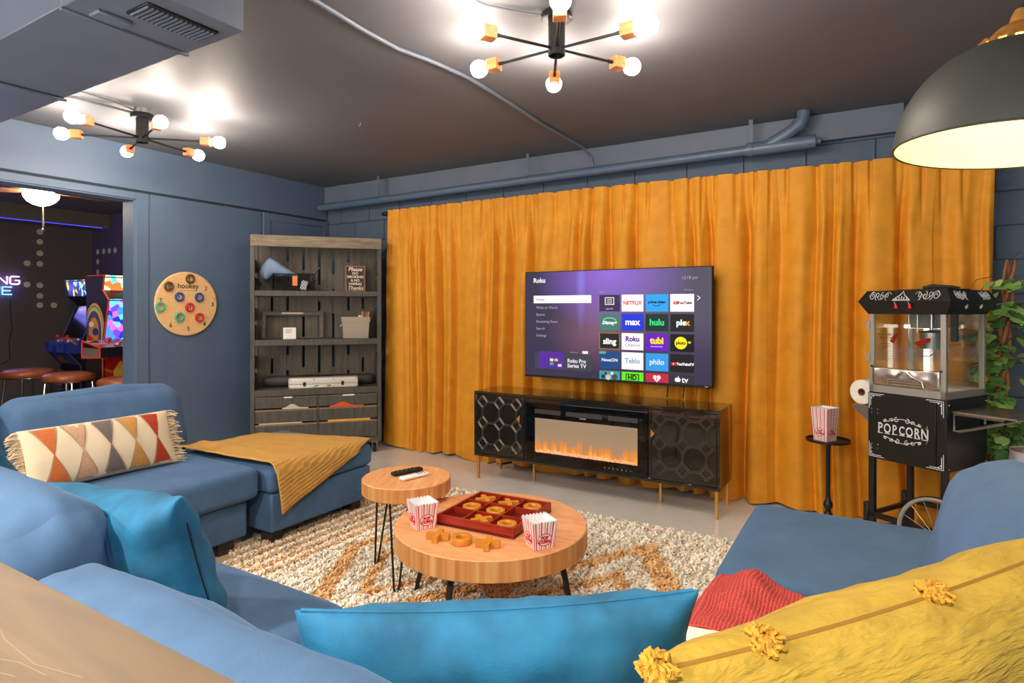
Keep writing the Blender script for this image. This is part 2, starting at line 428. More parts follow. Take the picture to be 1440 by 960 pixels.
# surface cable across the ceiling
bm = BM(); P = [(-2.0, .9, 2.617), (-2.0, 1.76, 2.617), (-2.02, 2.02, 2.617), (-2.02, 2.27, 2.616), (-1.985, 2.42, 2.617), (-1.962, 2.54, 2.616), (-1.94, 2.75, 2.617), (-1.946, 3.0, 2.616), (-1.965, 3.35, 2.617), (-1.985, 3.7, 2.616), (-1.985, 4.1, 2.614), (-1.97, 4.35, 2.60), (-1.93, 4.44, 2.54), (-1.92, 4.45, 2.45)]
tube(bm, P, .011, 8); o = finish('ceiling_cable', bm, 'beam'); tag(o, 'grey painted cable snaking across the charcoal ceiling', 'cable')
M['steelhook'] = mat('zinc_hook', (170, 165, 158), .35, .9)
for x, y, lab in ((-3.05, 3.02, 'small open metal hook in the ceiling left of the cable'),):
    bm = BM(); tube(bm, [(0, 0, 0), (0, 0, -.03), (.012, 0, -.045), (.024, 0, -.035), (.024, 0, -.02)], .003, 6)
    o = finish('ceiling_hook', bm, 'steelhook', loc=(x, y, ZC)); tag(o, lab, 'hook')

# ================================================================== CURTAINS
M['curtain'] = mat('mustard_velvet', (222, 148, 26), .68, var=.10, vscale=9, bump=.10, bscale=160, sheen=.15)
def top_z(x):
    return 2.279 - .010*max(0, x+2.0) - (.075*max(0, x-.18)**1.1 if x > .18 else 0)
def fold(x, k):
    """soft lobes with narrow, deep valleys between them"""
    p = 2*PI*x/.186 + 1.9*sin(2*PI*x/.83+1.9) + 1.1*sin(2*PI*x/.43+3.8) + .7*sin(2*PI*x/1.9)
    s = abs(sin(p/2+.4)); dp = .75+.45*sin(x*7.1+1)
    return .55-1.75*dp*math.exp(-(s/.42)**2) + .30*sin(p+.6+x)*(1 if dp > .7 else 1.5)
def fold2(x, k):
    """pinch pleats of the heading"""
    p = 2*PI*x/.118 + 1.4*sin(2*PI*x/.47+1.9) + .8*sin(2*PI*x/.9)
    s = abs(sin(p/2)); return .6-1.6*math.exp(-(s/.3)**2)
def curtain(x0, x1, k, label, flare0=0., flare1=0.):
    yc = 4.395
    def f(u, v):
        x = x0+(x1-x0)*u; z0 = .012 + .01*sin(x*9); zt = top_z(x)+.0032*fold2(x, k)
        z = zt+(z0-zt)*v; d = zt-z
        w = min(1, max(0, (d-.06)/.42)); w = w*w*(3-2*w)
        amp = .040+.012*min(1, d/1.6)
        xx = x+.02*sin(d*1.7+x*3)*w
        y = yc - w*amp*fold(xx, k) - (1-w)*(.013*fold2(x, k)+.012*fold(xx, k))
        y -= .008*noise.noise(Vector((x*6, d*2.4, 1)))*(.3+w) 
        pin = max(0, 1-abs(d-.055)/.02)*.006                # stitched heading line
        y += pin
        # creases that start in the heading and run down
        y += .05*max(0, noise.noise(Vector((x*11+d*1.6, d*1.1, 5)))-.12)*max(0, 1-d/1.0)*w
        e0 = (1-u)**6; e1 = u**6
        x2 = x + flare0*e0*v**3 + flare1*e1*v
        y += .05*e0*(v**3)*(1 if flare0 else 0)
        return (x2, y, z)
    o = grid_mesh('curtain', f, 300, 46, 'curtain'); 
    return tag(o, label, 'curtain', 'mustard velvet curtains')
curtain(-4.03, -2.9365, .4, 'mustard velvet curtain panel beside the bookcase, leftmost of four', flare0=-.10)
curtain(-2.9355, -1.801, 1.9, 'mustard velvet curtain panel behind the left half of the television')
curtain(-1.80, -.621, 3.1, 'mustard velvet curtain panel behind the right half of the television')
curtain(-.62, .59, 4.6, 'mustard velvet curtain panel behind the popcorn cart, rightmost of four', flare1=-.05)
t = thing('curtain_rod', 'thin black curtain rod with a knobbed end above the mustard curtains', 'curtain rod', (-4.10, 4.452, 2.262))
bm = BM(); tube(bm, [(0, 0, 0), (2.4, 0, .005), (4.68, 0, -.055)], .012, 10); finish('rod', bm, 'black', t)
for x in (-.03, 4.69):
    bm = BM(); lathe(bm, [(0, -.03), (.018, -.03), (.02, -.012), (.014, -.008), (.02, 0), (.02, .02), (.012, .03), (0, .03)], 14, mx=Matrix.Translation((x, 0, -.055 if x > 1 else 0)) @ Matrix.Rotation(PI/2, 4, 'Y')); finish('finial', bm, 'black', t)
for x in (.06, 2.3, 4.6):
    bm = BM(); tube(bm, [(x, 0, -.01), (x, .12, -.01)], .006, 6); box(bm, (x-.012, .115, -.04), (x+.012, .126, .03)); finish('bracket', bm, 'black', t)

# ================================================================== TELEVISION
def tv_screen_mat():
    m, t, b = new_mat('tv_home_screen'); L = t.links.new
    tc = t.nodes.new('ShaderNodeTexCoord')
    def blob(cx, cz, sx, sz, col, s):
        mp = t.nodes.new('ShaderNodeMapping'); mp.inputs['Location'].default_value = (-cx/sx, 0, -cz/sz); mp.inputs['Scale'].default_value = (1/sx, 0, 1/sz)
        L(tc.outputs['Object'], mp.inputs['Vector']); g = nd(t, 'ShaderNodeTexGradient', gradient_type='SPHERICAL'); L(mp.outputs[0], g.inputs['Vector'])
        r = ramp(t, [(0, (0, 0, 0)), (1, tuple(s*x for x in lin(col)))]); L(g.outputs['Fac'], r.inputs['Fac']); return r.outputs[0]
    out = None
    for a in ((-.02, .80, .62, .42, (146, 92, 226), .75), (-.12, .36, .42, .30, (168, 84, 110), .36), (-.24, .72, .045, .40, (120, 150, 250), .28), (.5, .5, .5, .6, (70, 62, 96), .2)):
        c = blob(*a)
        if out is None: out = c
        else:
            ad = nd(t, 'ShaderNodeMix', data_type='RGBA', blend_type='ADD'); ad.inputs[0].default_value = 1; L(out, ad.inputs[6]); L(c, ad.inputs[7]); out = ad.outputs[2]
    ad = nd(t, 'ShaderNodeMix', data_type='RGBA', blend_type='ADD'); ad.inputs[0].default_value = 1; L(out, ad.inputs[6]); ad.inputs[7].default_value = (*lin((60, 53, 74)), 1); out = ad.outputs[2]
    L(out, b.inputs['Emission Color']); b.inputs['Emission Strength'].default_value = .50
    b.inputs['Base Color'].default_value = (.002, .002, .003, 1); b.inputs['Roughness'].default_value = .2; b.inputs['Specular IOR Level'].default_value = .2
    return m
M['screen'] = tv_screen_mat()
def em(c, s=1.): 
    k = 'em_%d_%d_%d_%g' % (*c, s)
    if k not in M: M[k] = emis('screen_colour', c, s*.48)
    return k
TV0, TV1, TZ0, TZ1 = -2.397, -.939, .794, 1.623
t = thing('television', 'large wall television showing a purple streaming home menu', 'television', ((TV0+TV1)/2, 4.19, TZ0))
cx = (TV0+TV1)/2; hw = (TV1-TV0)/2; hh = TZ1-TZ0
boxobj('housing', (-hw, .004, 0), (hw, .045, hh), 'blackmat', t, .004)
boxobj('wall_mount', (-.3, .045, .2), (.3, .10, .6), 'black', t)
sc = boxobj('screen', (-hw+.006, .0, .016), (hw-.006, .006, hh-.006), 'screen', t); sc.location = (0, 0, 0)
boxobj('lower_bezel', (-hw, -.001, 0), (hw, .01, .016), 'blackmat', t, .002)
bm = BM(); box(bm, (hw-.05, -.002, .006), (hw-.03, 0, .010)); finish('badge', bm, em((220, 220, 225), .5), t, smooth=False)
def lx(x): return x-cx
def lz(z): return z-TZ0
def quad(name, x0, x1, z0, z1, m, par, y=-.0012, d=.001): 
    return boxobj(name, (x0, y, z0), (x1, y+d, z1), m, par)
def tvtext(s, x, z, size, c=(235, 230, 240), st=.8, ax='LEFT', off=0., y=-.002, par=None, name='menu_text', **k):
    return text(name, s, size, em(c, st), par or t, (x, y, z), ax=ax, off=off, ext=.0002, **k)
tvtext('Roku', lx(-2.317), lz(1.552), .050, off=.0016)
tvtext('12:18 pm', lx(-1.035), lz(1.545), .030, (190, 180, 210), .6, ax='RIGHT')
tvtext('All items', lx(-1.066), lz(1.462), .018, (190, 180, 210), .5, ax='RIGHT')
tvtext('Home', lx(-1.757), lz(1.455), .018, (190, 180, 210), .5)
quad('menu_bar', lx(-2.315), lx(-1.823), lz(1.375), lz(1.434), em((236, 236, 238), .95), t)
tvtext('Home', lx(-2.292), lz(1.403), .029, (60, 60, 66), .3, y=-.0022)
for i, s_ in enumerate(('What to Watch', 'Sports', 'Streaming Store', 'Search', 'Settings')):
    tvtext(s_, lx(-2.292), lz(1.340-i*.0545), .029, (188, 180, 205), .6)
tvtext('>', lx(-1.03), lz(1.402), .075, (235, 235, 240), .8, ax='CENTER', sx=.6)
# the advert at lower left
ad = quad('advert', lx(-2.306), lx(-1.821), lz(.862), lz(.985), em((82, 86, 100), .42), t)
quad('advert_picture', lx(-2.27), lx(-2.055), lz(.868), lz(1.0), em((92, 52, 168), .65), ad, -.0022)
for k, (a, b_, c_) in enumerate(((-2.17, .945, (235, 235, 240)), (-2.13, .945, (230, 200, 60)), (-2.17, .915, (60, 200, 90)), (-2.10, .905, (240, 240, 240)))):
    quad('advert_tile', lx(a), lx(a+.03), lz(b_-.02), lz(b_), em(c_, .7), ad, -.0032)
tvtext('Roku Pro', lx(-2.02), lz(.933), .040, off=.001, par=ad, y=-.0026); tvtext('Series TV', lx(-2.02), lz(.896), .040, off=.001, par=ad, y=-.0026)
quad('advert_tag', lx(-1.895), lx(-1.85), lz(.992), lz(1.012), em((240, 240, 240), .8), ad, -.0022)
tvtext('Sponsored', lx(-1.995), lz(.1000+.9), .014, (190, 185, 200), .5, par=ad, y=-.0026)
# the app tiles: four columns, five rows
colx = [(-1.757, -1.597), (-1.583, -1.420), (-1.403, -1.240), (-1.226, -1.062)]
rowz = [(1.312, 1.434), (1.174, 1.295), (1.034, 1.155), (.892, 1.016), (.812, .874)]
def tile(r, c, bg, s=.85, name='app_tile'):
    x0, x1 = colx[c]; z0, z1 = rowz[r]
    o = quad(name, lx(x0), lx(x1), lz(z0), lz(z1), em(bg, s), t); return o, lx((x0+x1)/2), lz((z0+z1)/2)
def lab(o, x, z, s_, size, c, st=.9, off=.0012, ax='CENTER', **k): tvtext(s_, x, z, size, c, st, ax=ax, off=off, par=o, name='app_lettering', **k)
Wt = (245, 245, 245)
o, x, z = tile(0, 0, (74, 58, 96), .5); lab(o, x, z-.042, 'Live TV', .017, Wt, .6, 0)
bm = BM()
for lo, hi in (((-.036, -.003, -.024), (.036, -.002, -.019)), ((-.036, -.003, .026), (.036, -.002, .031)), ((-.036, -.003, -.024), (-.031, -.002, .031)), ((.031, -.003, -.024), (.036, -.002, .031)), ((-.02, -.003, -.012), (.02, -.002, -.008)), ((-.02, -.003, .014), (.02, -.002, .018)), ((-.02, -.003, .001), (.02, -.002, .005))): box(bm, lo, hi)
finish('app_icon', bm, em(Wt, .8), o, loc=(x, 0, z+.012), smooth=False)
o, x, z = tile(0, 1, (250, 250, 250)); lab(o, x, z, 'NETFLIX', .039, (214, 20, 30), sx=.95)
o, x, z = tile(0, 2, (45, 160, 232)); lab(o, x, z+.006, 'prime video', .026, (20, 30, 52), .3)
bm = BM(); tube(bm, [(-.028+.056*k/10, -.0025, -.012-.010*sin(PI*k/10)) for k in range(11)], .0022, 5); finish('app_icon', bm, em((20, 30, 52), .3), o, loc=(x, 0, z))
o, x, z = tile(0, 3, (250, 250, 250)); lab(o, x+.018, z, 'YouTube', .026, (40, 40, 42), .2)
def yt(o, x, z):
    quad('app_icon', x-.017, x+.017, z-.011, z+.011, em((230, 30, 30), .9), o, -.0022)
    bm = BM(); prism(bm, [(-.005, -.006), (.007, 0), (-.005, .006)], .0008, xz(-.0024)); finish('app_icon', bm, em(Wt, .9), o, loc=(x, 0, z), smooth=False)
yt(o, x-.042, z)
o, x, z = tile(1, 0, (66, 128, 116), .75); lab(o, x, z-.006, 'Disney+', .034, Wt, shear=.2)
bm = BM(); tube(bm, [(.055*cos(a), -.0025, .03*sin(a)) for a in [PI*.1+PI*.75*k/12 for k in range(13)]], .0016, 5); finish('app_icon', bm, em(Wt, .8), o, loc=(x, 0, z))
o, x, z = tile(1, 1, (34, 56, 214)); lab(o, x, z, 'max', .064, Wt, off=.002)
o, x, z = tile(1, 2, (34, 56, 56), .6); lab(o, x, z, 'hulu', .062, (50, 220, 130), off=.002)
o, x, z = tile(1, 3, (38, 38, 40), .6); lab(o, x-.006, z, 'ple', .056, Wt, off=.002); lab(o, x+.038, z, 'x', .056, (232, 170, 40), off=.002)
o, x, z = tile(2, 0, (44, 42, 40), .6); lab(o, x, z-.004, 'sling', .058, Wt, off=.002)
bm = BM()
for lo, hi in (((-.08, -.003, -.0605), (.08, -.002, -.0565)), ((-.08, -.003, .0565), (.08, -.002, .0605)), ((-.08, -.003, -.06), (-.076, -.002, .06)), ((.076, -.003, -.06), (.08, -.002, .06))): box(bm, lo, hi)
finish('app_border', bm, em((190, 160, 60), .6), o, loc=(x, 0, z), smooth=False)
o, x, z = tile(2, 1, (250, 250, 250)); lab(o, x, z+.018, 'Roku', .050, (92, 26, 150), off=.002); lab(o, x, z-.026, 'Channel', .034, (92, 26, 150), off=0)
o, x, z = tile(2, 2, (104, 24, 190)); lab(o, x, z+.01, 'tubi', .062, (246, 214, 40), off=.003); lab(o, x, z-.03, 'free movies & tv', .013, Wt, off=0)
o, x, z = tile(2, 3, (28, 28, 32), .6)
bm = BM(); lathe(bm, [(0, 0), (.043, 0), (.043, .0008), (0, .0008)], 28, mx=xz(-.0022)); finish('app_icon', bm, em((244, 226, 30), .95), o, loc=(x-.008, 0, z)); lab(o, x-.008, z, 'pluto', .032, (24, 24, 28), .2, y=-.0036); lab(o, x+.052, z+.006, 'tv', .024, (244, 226, 30))
o, x, z = tile(3, 0, (38, 78, 140), .7); lab(o, x, z, 'NewsON', .032, Wt, .8, .0006); quad('app_icon', x-.08, x-.03, z+.045, z+.062, em((60, 190, 150), .8), o, -.0022)
o, x, z = tile(3, 1, (244, 244, 246)); lab(o, x, z, 'Tablo', .050, (70, 150, 180), .7, .0006)
o, x, z = tile(3, 2, (52, 152, 226)); lab(o, x, z, 'philo', .054, Wt, .9, .0002)
o, x, z = tile(3, 3, (36, 34, 38), .6); lab(o, x+.022, z-.006, 'YouTubeTV', .024, Wt); yt(o, x-.058, z-.006)
o, x, z = tile(4, 0, (70, 170, 190), .6)
for k, (a, b_, r, c_) in enumerate(((-.05, -.012, .016, (60, 60, 70)), (-.01, -.016, .02, (230, 220, 200)), (.04, -.01, .022, (80, 90, 80)), (.02, .014, .012, (250, 240, 230)), (-.03, .012, .010, (40, 60, 40)))):
    bm = BM(); lathe(bm, [(0, 0), (r, 0), (r, .0006), (0, .0006)], 14, mx=xz(-.0020-k*.0002)); finish('app_icon', bm, em(c_, .6), o, loc=(x+a, 0, z+b_))
o, x, z = tile(4, 1, (100, 230, 30)); 
quad('app_icon', x-.05, x+.05, z-.028, z+.018, em((20, 24, 20), .3), o, -.0022); quad('app_icon', x-.043, x+.043, z-.026, z+.012, em((100, 230, 30), .85), o, -.0032); lab(o, x, z-.008, 'HD', .046, (20, 24, 20), .3, .002, y=-.0046)
o, x, z = tile(4, 2, (196, 40, 62))
bm = BM(); hp = [(.028*16*sin(a)**3/16, .028*(13*cos(a)-5*cos(2*a)-2*cos(3*a)-cos(4*a))/16) for a in [2*PI*k/28 for k in range(28)]]; prism(bm, hp, .0008, xz(-.0020)); finish('app_icon', bm, em(Wt, .9), o, loc=(x, 0, z-.002), smooth=False)
quad('app_icon', x-.003, x+.003, z-.02, z+.008, em((196, 40, 62), .85), o, -.0036)
o, x, z = tile(4, 3, (62, 56, 62), .6); lab(o, x+.020, z-.004, 'tv', .056, Wt, .9, .001)
bm = BM(); sphere(bm, (-.007, -.002, 0), .013, 12, 8, (1, .08, 1.15)); sphere(bm, (.007, -.002, 0), .013, 12, 8, (1, .08, 1.15)); sphere(bm, (.004, -.002, .021), .006, 8, 6, (.5, .08, 1)); finish('app_icon', bm, em(Wt, .9), o, loc=(x-.03, 0, z-.004))
# two cables hanging to the console behind the set
for x, lb in ((-1.16, 'right of the pair'), (-1.275, 'left of the pair')):
    bm = BM(); tube(bm, [(x, 4.285, .90), (x+.004, 4.282, .75), (x-.002, 4.28, .70)], .004, 6); o = finish('cable', bm, 'blackmat'); tag(o, 'thin black cable hanging below the television, %s' % lb, 'cable')

# ================================================================== MEDIA CONSOLE with electric fireplace
CX0, CX1, CY0, CY1, CZ0, CZ1 = -2.705, -.833, 3.925, 4.29, .180, .688
cons = thing('media_console', 'glossy black media console with octagon fretwork doors and brass legs under the television', 'console', (CX0, CY0, 0))
w_ = CX1-CX0; d_ = CY1-CY0
bm = BM()
box(bm, (0, 0, CZ1-.022), (w_, d_, CZ1), .003); box(bm, (0, 0, CZ0), (w_, d_, CZ0+.022), .003)
box(bm, (0, .0, CZ0+.02), (.02, d_, CZ1-.02), .002); box(bm, (w_-.02, 0, CZ0+.02), (w_, d_, CZ1-.02), .002); box(bm, (.02, d_-.015, CZ0+.02), (w_-.02, d_-.003, CZ1-.02))
box(bm, (.452, .01, CZ0+.02), (.470, d_-.02, CZ1-.02)); box(bm, (1.405, .01, CZ0+.02), (1.423, d_-.02, CZ1-.02))
finish('carcass', bm, 'console', cons)
def octs(x0, x1, z0, z1, nx, nz):
    """double lines of octagons with squares between them"""
    bm = BM(); cw = (x1-x0)/nx; ch = (z1-z0)/nz; k = .29
    def bar(a, b):
        a = Vector((a[0], -.004, a[1])); b = Vector((b[0], -.004, b[1]))
        n = Vector((-(b-a).z, 0, (b-a).x)).normalized()
        for s in (-.0052, .0052): tube(bm, [a+n*s, b+n*s], .0019, 4)
    for i in range(-1, nx+1):
        for j in range(-1, nz+1):
            ox, oz = x0+(i+.5)*cw, z0+(j+.5)*ch
            pts = [(ox+cw/2*p, oz+ch/2*q) for p, q in ((1-2*k, 1), (1, 1-2*k), (1, -1+2*k), (1-2*k, -1), (-1+2*k, -1), (-1, -1+2*k), (-1, 1-2*k), (-1+2*k, 1))]
            for a, b in zip(pts, pts[1:]+pts[:1]):
                if min(a[0], b[0]) < X0-.002 or max(a[0], b[0]) > X1+.002 or min(a[1], b[1]) < Z0-.002 or max(a[1], b[1]) > Z1+.002: continue
                if a[0] > b[0]+1e-6 or (abs(a[0]-b[0]) < 1e-6 and a[1] < b[1]) or abs(a[0]-b[0]) > 1e-6 and abs(a[1]-b[1]) > 1e-6: bar(a, b)
    return bm
for (a, b), kx, kb in (((.022, .449), .413, -1), ((1.426, w_-.022), 1.442, 1)):
    X0, X1, Z0, Z1 = a+.004, b-.004, CZ0+.028, CZ1-.028
    dr = boxobj('door', (a, .002, CZ0+.024), (b, .020, CZ1-.024), 'console', cons, .002)
    finish('fretwork', octs(a+.062, b-.062, CZ0+.105, CZ1-.08, 2, 2), 'fret', dr, smooth=False)
    bm = BM(); tube(bm, [(kx, .002, .506), (kx, -.014, .506)], .007, 8); prism(bm, [(0, -.026), (0, .026), (kb*.024, 0)], .010, Matrix.Translation((kx-kb*.010, -.012, .506)) @ Matrix.Rotation(PI/2, 4, 'X'))
    finish('knob', bm, 'brass', dr, smooth=False, label='brass triangular door knob')
# fireplace insert
fp = boxobj('fireplace_front', (.474, .004, CZ0+.024), (1.402, .016, CZ1-.024), 'console', cons, .001)
FX0, FX1, FZ0, FZ1 = .546, 1.335, .275, .527
bm = BM()   # glossy glass face with an opening
for lo, hi in (((.472, -.004, CZ0+.024), (FX0, .004, CZ1-.05)), ((FX1, -.004, CZ0+.024), (1.404, .004, CZ1-.05)), ((FX0, -.004, CZ0+.024), (FX1, .004, FZ0)), ((FX0, -.004, FZ1), (FX1, .004, CZ1-.05))): box(bm, lo, hi)
finish('fireplace_glass_face', bm, 'glossblack', cons, smooth=False)
def fire_back():
    m, t_, b = new_mat('flame_screen'); L = t_.links.new
    tc = t_.nodes.new('ShaderNodeTexCoord'); sp = t_.nodes.new('ShaderNodeSeparateXYZ'); L(tc.outputs['Object'], sp.inputs[0])
    mp = t_.nodes.new('ShaderNodeMapping'); mp.inputs['Scale'].default_value = (26, 1, 4.5); L(tc.outputs['Object'], mp.inputs['Vector'])
    n = nd(t_, 'ShaderNodeTexNoise', i_Scale=1., i_Detail=4.); L(mp.outputs[0], n.inputs['Vector'])
    mr = nd(t_, 'ShaderNodeMapRange'); mr.inputs['From Min'].default_value = FZ0; mr.inputs['From Max'].default_value = FZ0+.20; mr.inputs['To Min'].default_value = 1.05; mr.inputs['To Max'].default_value = .0
    L(sp.outputs['Z'], mr.inputs['Value'])
    ad = nd(t_, 'ShaderNodeMath', operation='MULTIPLY'); L(mr.outputs[0], ad.inputs[0]); L(n.outputs['Fac'], ad.inputs[1])
    r = ramp(t_, [(.0, lin((150, 124, 98))), (.27, lin((160, 128, 96))), (.42, lin((226, 132, 50))), (.58, lin((252, 176, 70)))]); L(ad.outputs[0], r.inputs['Fac'])
    L(r.outputs[0], b.inputs['Emission Color']); b.inputs['Emission Strength'].default_value = .5; b.inputs['Base Color'].default_value = (.02, .016, .012, 1); b.inputs['Roughness'].default_value = .25
    return m
M['flame'] = fire_back()
boxobj('flame_panel', (FX0, .002, FZ0), (FX1, .0038, FZ1), 'flame', cons)
M['ember'] = mat('glowing_ember_bed', (232, 140, 104), .6, var=.45, vscale=60, emit=.45)
bm = BM(); rnd = random.Random(3)
for k in range(46):
    x = FX0+.02+(FX1-FX0-.04)*k/45; h = .012+.016*rnd.random()
    mxx = Matrix.Translation((x, -.001, FZ0+h*.5)) @ Matrix.Rotation(rnd.random()*3, 4, 'Y'); box(bm, (-.012, -.003, -h*.4), (.012, .004, h*.4), .002, mx=mxx)
finish('ember_bed', bm, 'ember', cons)
M['vent'] = mat('dark_grey_vent', (58, 58, 58), .4)
for a, b in ((.546, .760), (.801, 1.081), (1.124, 1.338)):
    boxobj('heater_vent', (a, -.006, .560), (b, -.003, .592), 'vent', cons, .001)
bm = BM(); box(bm, (.91, -.010, .548), (.96, -.005, .558), .002); finish('vent_catch', bm, 'steel', cons)
for k in range(7): boxobj('touch_control', (1.096+k*.031, -.005, .228), (1.104+k*.031, -.004, .236), 'steel', cons)
for x, y in ((.02, .012), (.435, .165), (1.43, .165), (w_-.035, .012), (.02, d_-.03), (w_-.035, d_-.03)):
    bm = BM(); box(bm, (x, y, 0), (x+.018, y+.018, CZ0), .002); finish('leg', bm, 'brass', cons, label='slim square brass leg')
boxobj('leg_brace', (.02, d_-.10, CZ0-.018), (.038, d_-.012, CZ0), 'brass', cons); boxobj('leg_brace', (w_-.035, d_-.10, CZ0-.018), (w_-.017, d_-.012, CZ0), 'brass', cons)

# ================================================================== BOOKCASE in the corner
M['case_wood'] = wood('grey_stained_wood', (60, 57, 50), (94, 90, 80), 2.2, (9, 9, 1), .6, bump=.2, dark=(44, 42, 38))
M['case_top'] = wood('grey_worn_wood', (96, 84, 68), (150, 134, 110), 2.2, (1, 9, 9), .62, bump=.2)
M['case_slat'] = wood('brown_grey_slat', (84, 77, 66), (114, 106, 92), 2., (9, 9, 1), .7, bump=.2)
M['case_edge'] = mat('worn_wood_edge', (150, 122, 92), .7, var=.2, vscale=30)
BR = math.atan2(.748, .664)
bc = thing('bookcase', 'tall dark wooden bookcase on castors standing across the blue corner', 'bookcase', (-4.676, 3.346, 0), BR)
BWD, BD = 1.125, .345
for x in (0, BWD-.036):
    for y in (0, BD-.03):
        boxobj('post', (x, y, .105), (x+.036, y+.03, 1.98), 'case_wood', bc, .002)
boxobj('top_rail', (.001, -.003, 1.882), (BWD-.001, .022, 1.9805), 'case_top', bc, .002); boxobj('top_board', (0, .022, 1.958), (BWD, BD, 1.979), 'case_top', bc, .001)
for x in (.004, BWD-.030):          # open crate sides
    for z0, z1 in ((1.50, 1.62), (1.66, 1.78), (1.06, 1.18), (1.22, 1.34), (.62, .74), (.78, .90), (.14, .30), (.33, .48)): boxobj('side_slat', (x, .03, z0), (x+.014, BD-.03, z1), 'case_wood', bc, .002)
for z0, z1 in ((1.444, 1.492), (1.004, 1.056), (.556, .614), (.105, .15)): boxobj('shelf', (.002, .004, z0), (BWD-.002, BD-.004, z1), 'case_wood', bc, .002)
# back planks with slots between them
xs = [.036, .155, .291, .432, .574, .702, .842, .978, 1.089]
for a, b in zip(xs, xs[1:]): boxobj('back_slat', (a+.011 if a > .1 else a, BD-.022, .15), (b-.011 if b < 1 else b, BD-.006, 1.956), 'case_slat', bc, .002)
slots = {.155: [(1.31, 1.44), (.726, .865)], .291: [(1.773, 1.90), (1.31, 1.44), (.894, 1.004), (.62, .754)], .432: [(1.697, 1.90), (1.06, 1.255), (.778, 1.004)],
         .574: [(1.558, 1.90), (1.311, 1.40), (.722, 1.004)], .702: [(1.664, 1.90), (1.49, 1.52), (1.055, 1.287), (.775, 1.004)], .842: [(1.781, 1.90), (1.313, 1.44), (.89, 1.004), (.62, .738)], .978: [(1.33, 1.44), (.719, .858)]}
for x, iv in slots.items():
    z = .15
    for a, b in sorted(iv)+[(1.956, 1.956)]:
        if a-z > .01: boxobj('slot_filler', (x-.013, BD-.016, z), (x+.013, BD-.004, a), 'case_slat', bc)
        z = b
# drawers: two columns of slatted crates, each front leaving a slot below
for cx0, cx1 in ((.036, .560), (.568, 1.089)):
    for z0, z1 in ((.452, .548), (.322, .428), (.155, .300)):
        d = boxobj('drawer', (cx0+.003, .002, z0), (cx1-.003, .022, z1), 'case_wood', bc, .003)
        boxobj('drawer_edge', (cx0+.003, .0005, z1-.003), (cx1-.003, .004, z1+.0005), 'case_edge', d)
        boxobj('drawer_tray', (cx0+.006, .024, z0-.006 if z0 < .3 else z0-.018), (cx1-.006, BD-.03, z0-.002 if z0 < .3 else z0-.012), 'case_wood', d)
        boxobj('drawer_lip', (cx0+.003, .002, z0-.022), (cx1-.003, .02, z0-.014), 'case_edge', d) if z0 > .3 else None
    boxobj('drawer_tag', (cx0+.24 if cx0 < .1 else cx0+.21, -.003, .538), (cx0+.31 if cx0 < .1 else cx0+.315, .001, .551), 'paper', bc)
boxobj('divider', (.558, .001, .15), (.570, BD-.03, .556), 'case_wood', bc, .001)
for x in (.06, BWD-.06):
    for y in (.04, BD-.05):
        bm = BM(); lathe(bm, [(0, -.016), (.032, -.016), (.036, -.01), (.036, .01), (.032, .016), (0, .016)], 20, mx=Matrix.Translation((x, y, .037)) @ Matrix.Rotation(PI/2, 4, 'Y'))
        w0 = finish('castor', bm, 'blackmat', bc)
        bm = BM(); box(bm, (x-.024, y-.02, .04), (x-.019, y+.02, .098)); box(bm, (x+.019, y-.02, .04), (x+.024, y+.02, .098)); box(bm, (x-.03, y-.03, .097), (x+.03, y+.03, .105))
        finish('castor_fork', bm, 'steel', w0, smooth=False)
def bcl(x, y, z): 
    v = Matrix.Rotation(BR, 3, 'Z') @ Vector((x, y, z)); return (v.x-4.676, v.y+3.346, z)
# wire basket with its contents, top shelf
M['wire'] = mat('black_wire', (24, 24, 24), .5, .3)
t = thing('wire_basket', 'black diamond mesh wire basket with an orange tag on the top shelf', 'basket', bcl(.355, .16, 1.494), BR)
bm = BM(); bw, bd, bh = .178, .085, .150
def strip(ax, fixed, L, n):
    for k in range(-6, n+1):
        for s in (1, -1):
            u0 = -L+k*2*L/n; pts = []
            a, b = u0, u0+bh*.8*1.0; z0_, z1_ = 0., bh
            if s < 0: a, b = b, a
            # clip to the side
            lo, hi = -L, L
            def cl(t0): return a+(b-a)*t0
            t0, t1 = 0., 1.
            if b != a:
                ta, tb = (lo-a)/(b-a), (hi-a)/(b-a)
                t0, t1 = max(0, min(ta, tb)), min(1, max(ta, tb))
            if t1-t0 < .05: continue
            p, q = (cl(t0), t0*bh), (cl(t1), t1*bh)
            P3 = [(p[0], fixed, p[1]), (q[0], fixed, q[1])] if ax == 'x' else [(fixed, p[0], p[1]), (fixed, q[0], q[1])]
            tube(bm, P3, .0016, 4)
strip('x', -bd, bw, 14); strip('x', bd, bw, 14); strip('y', -bw, bd, 7); strip('y', bw, bd, 7)
finish('mesh_sides', bm, 'wire', t, smooth=False)
bm = BM(); pr = [(-bw, -bd), (bw, -bd), (bw, bd), (-bw, bd)]
tube(bm, [(x, y, bh) for x, y in pr], .005, 6, closed=True); tube(bm, [(x, y, .005) for x, y in pr], .004, 6, closed=True)
finish('rim', bm, 'wire', t); boxobj('basket_floor', (-bw, -bd, 0), (bw, bd, .004), 'wire', t)
boxobj('price_tag', (-.01, -bd-.006, .045), (.032, -bd-.004, .132), mat('orange_tag', (226, 132, 62), .6), t)
M['bluecloth'] = mat('pale_blue_cloth', (126, 148, 176), .9, var=.12, vscale=10, bump=.2, bscale=200, sheen=.2)
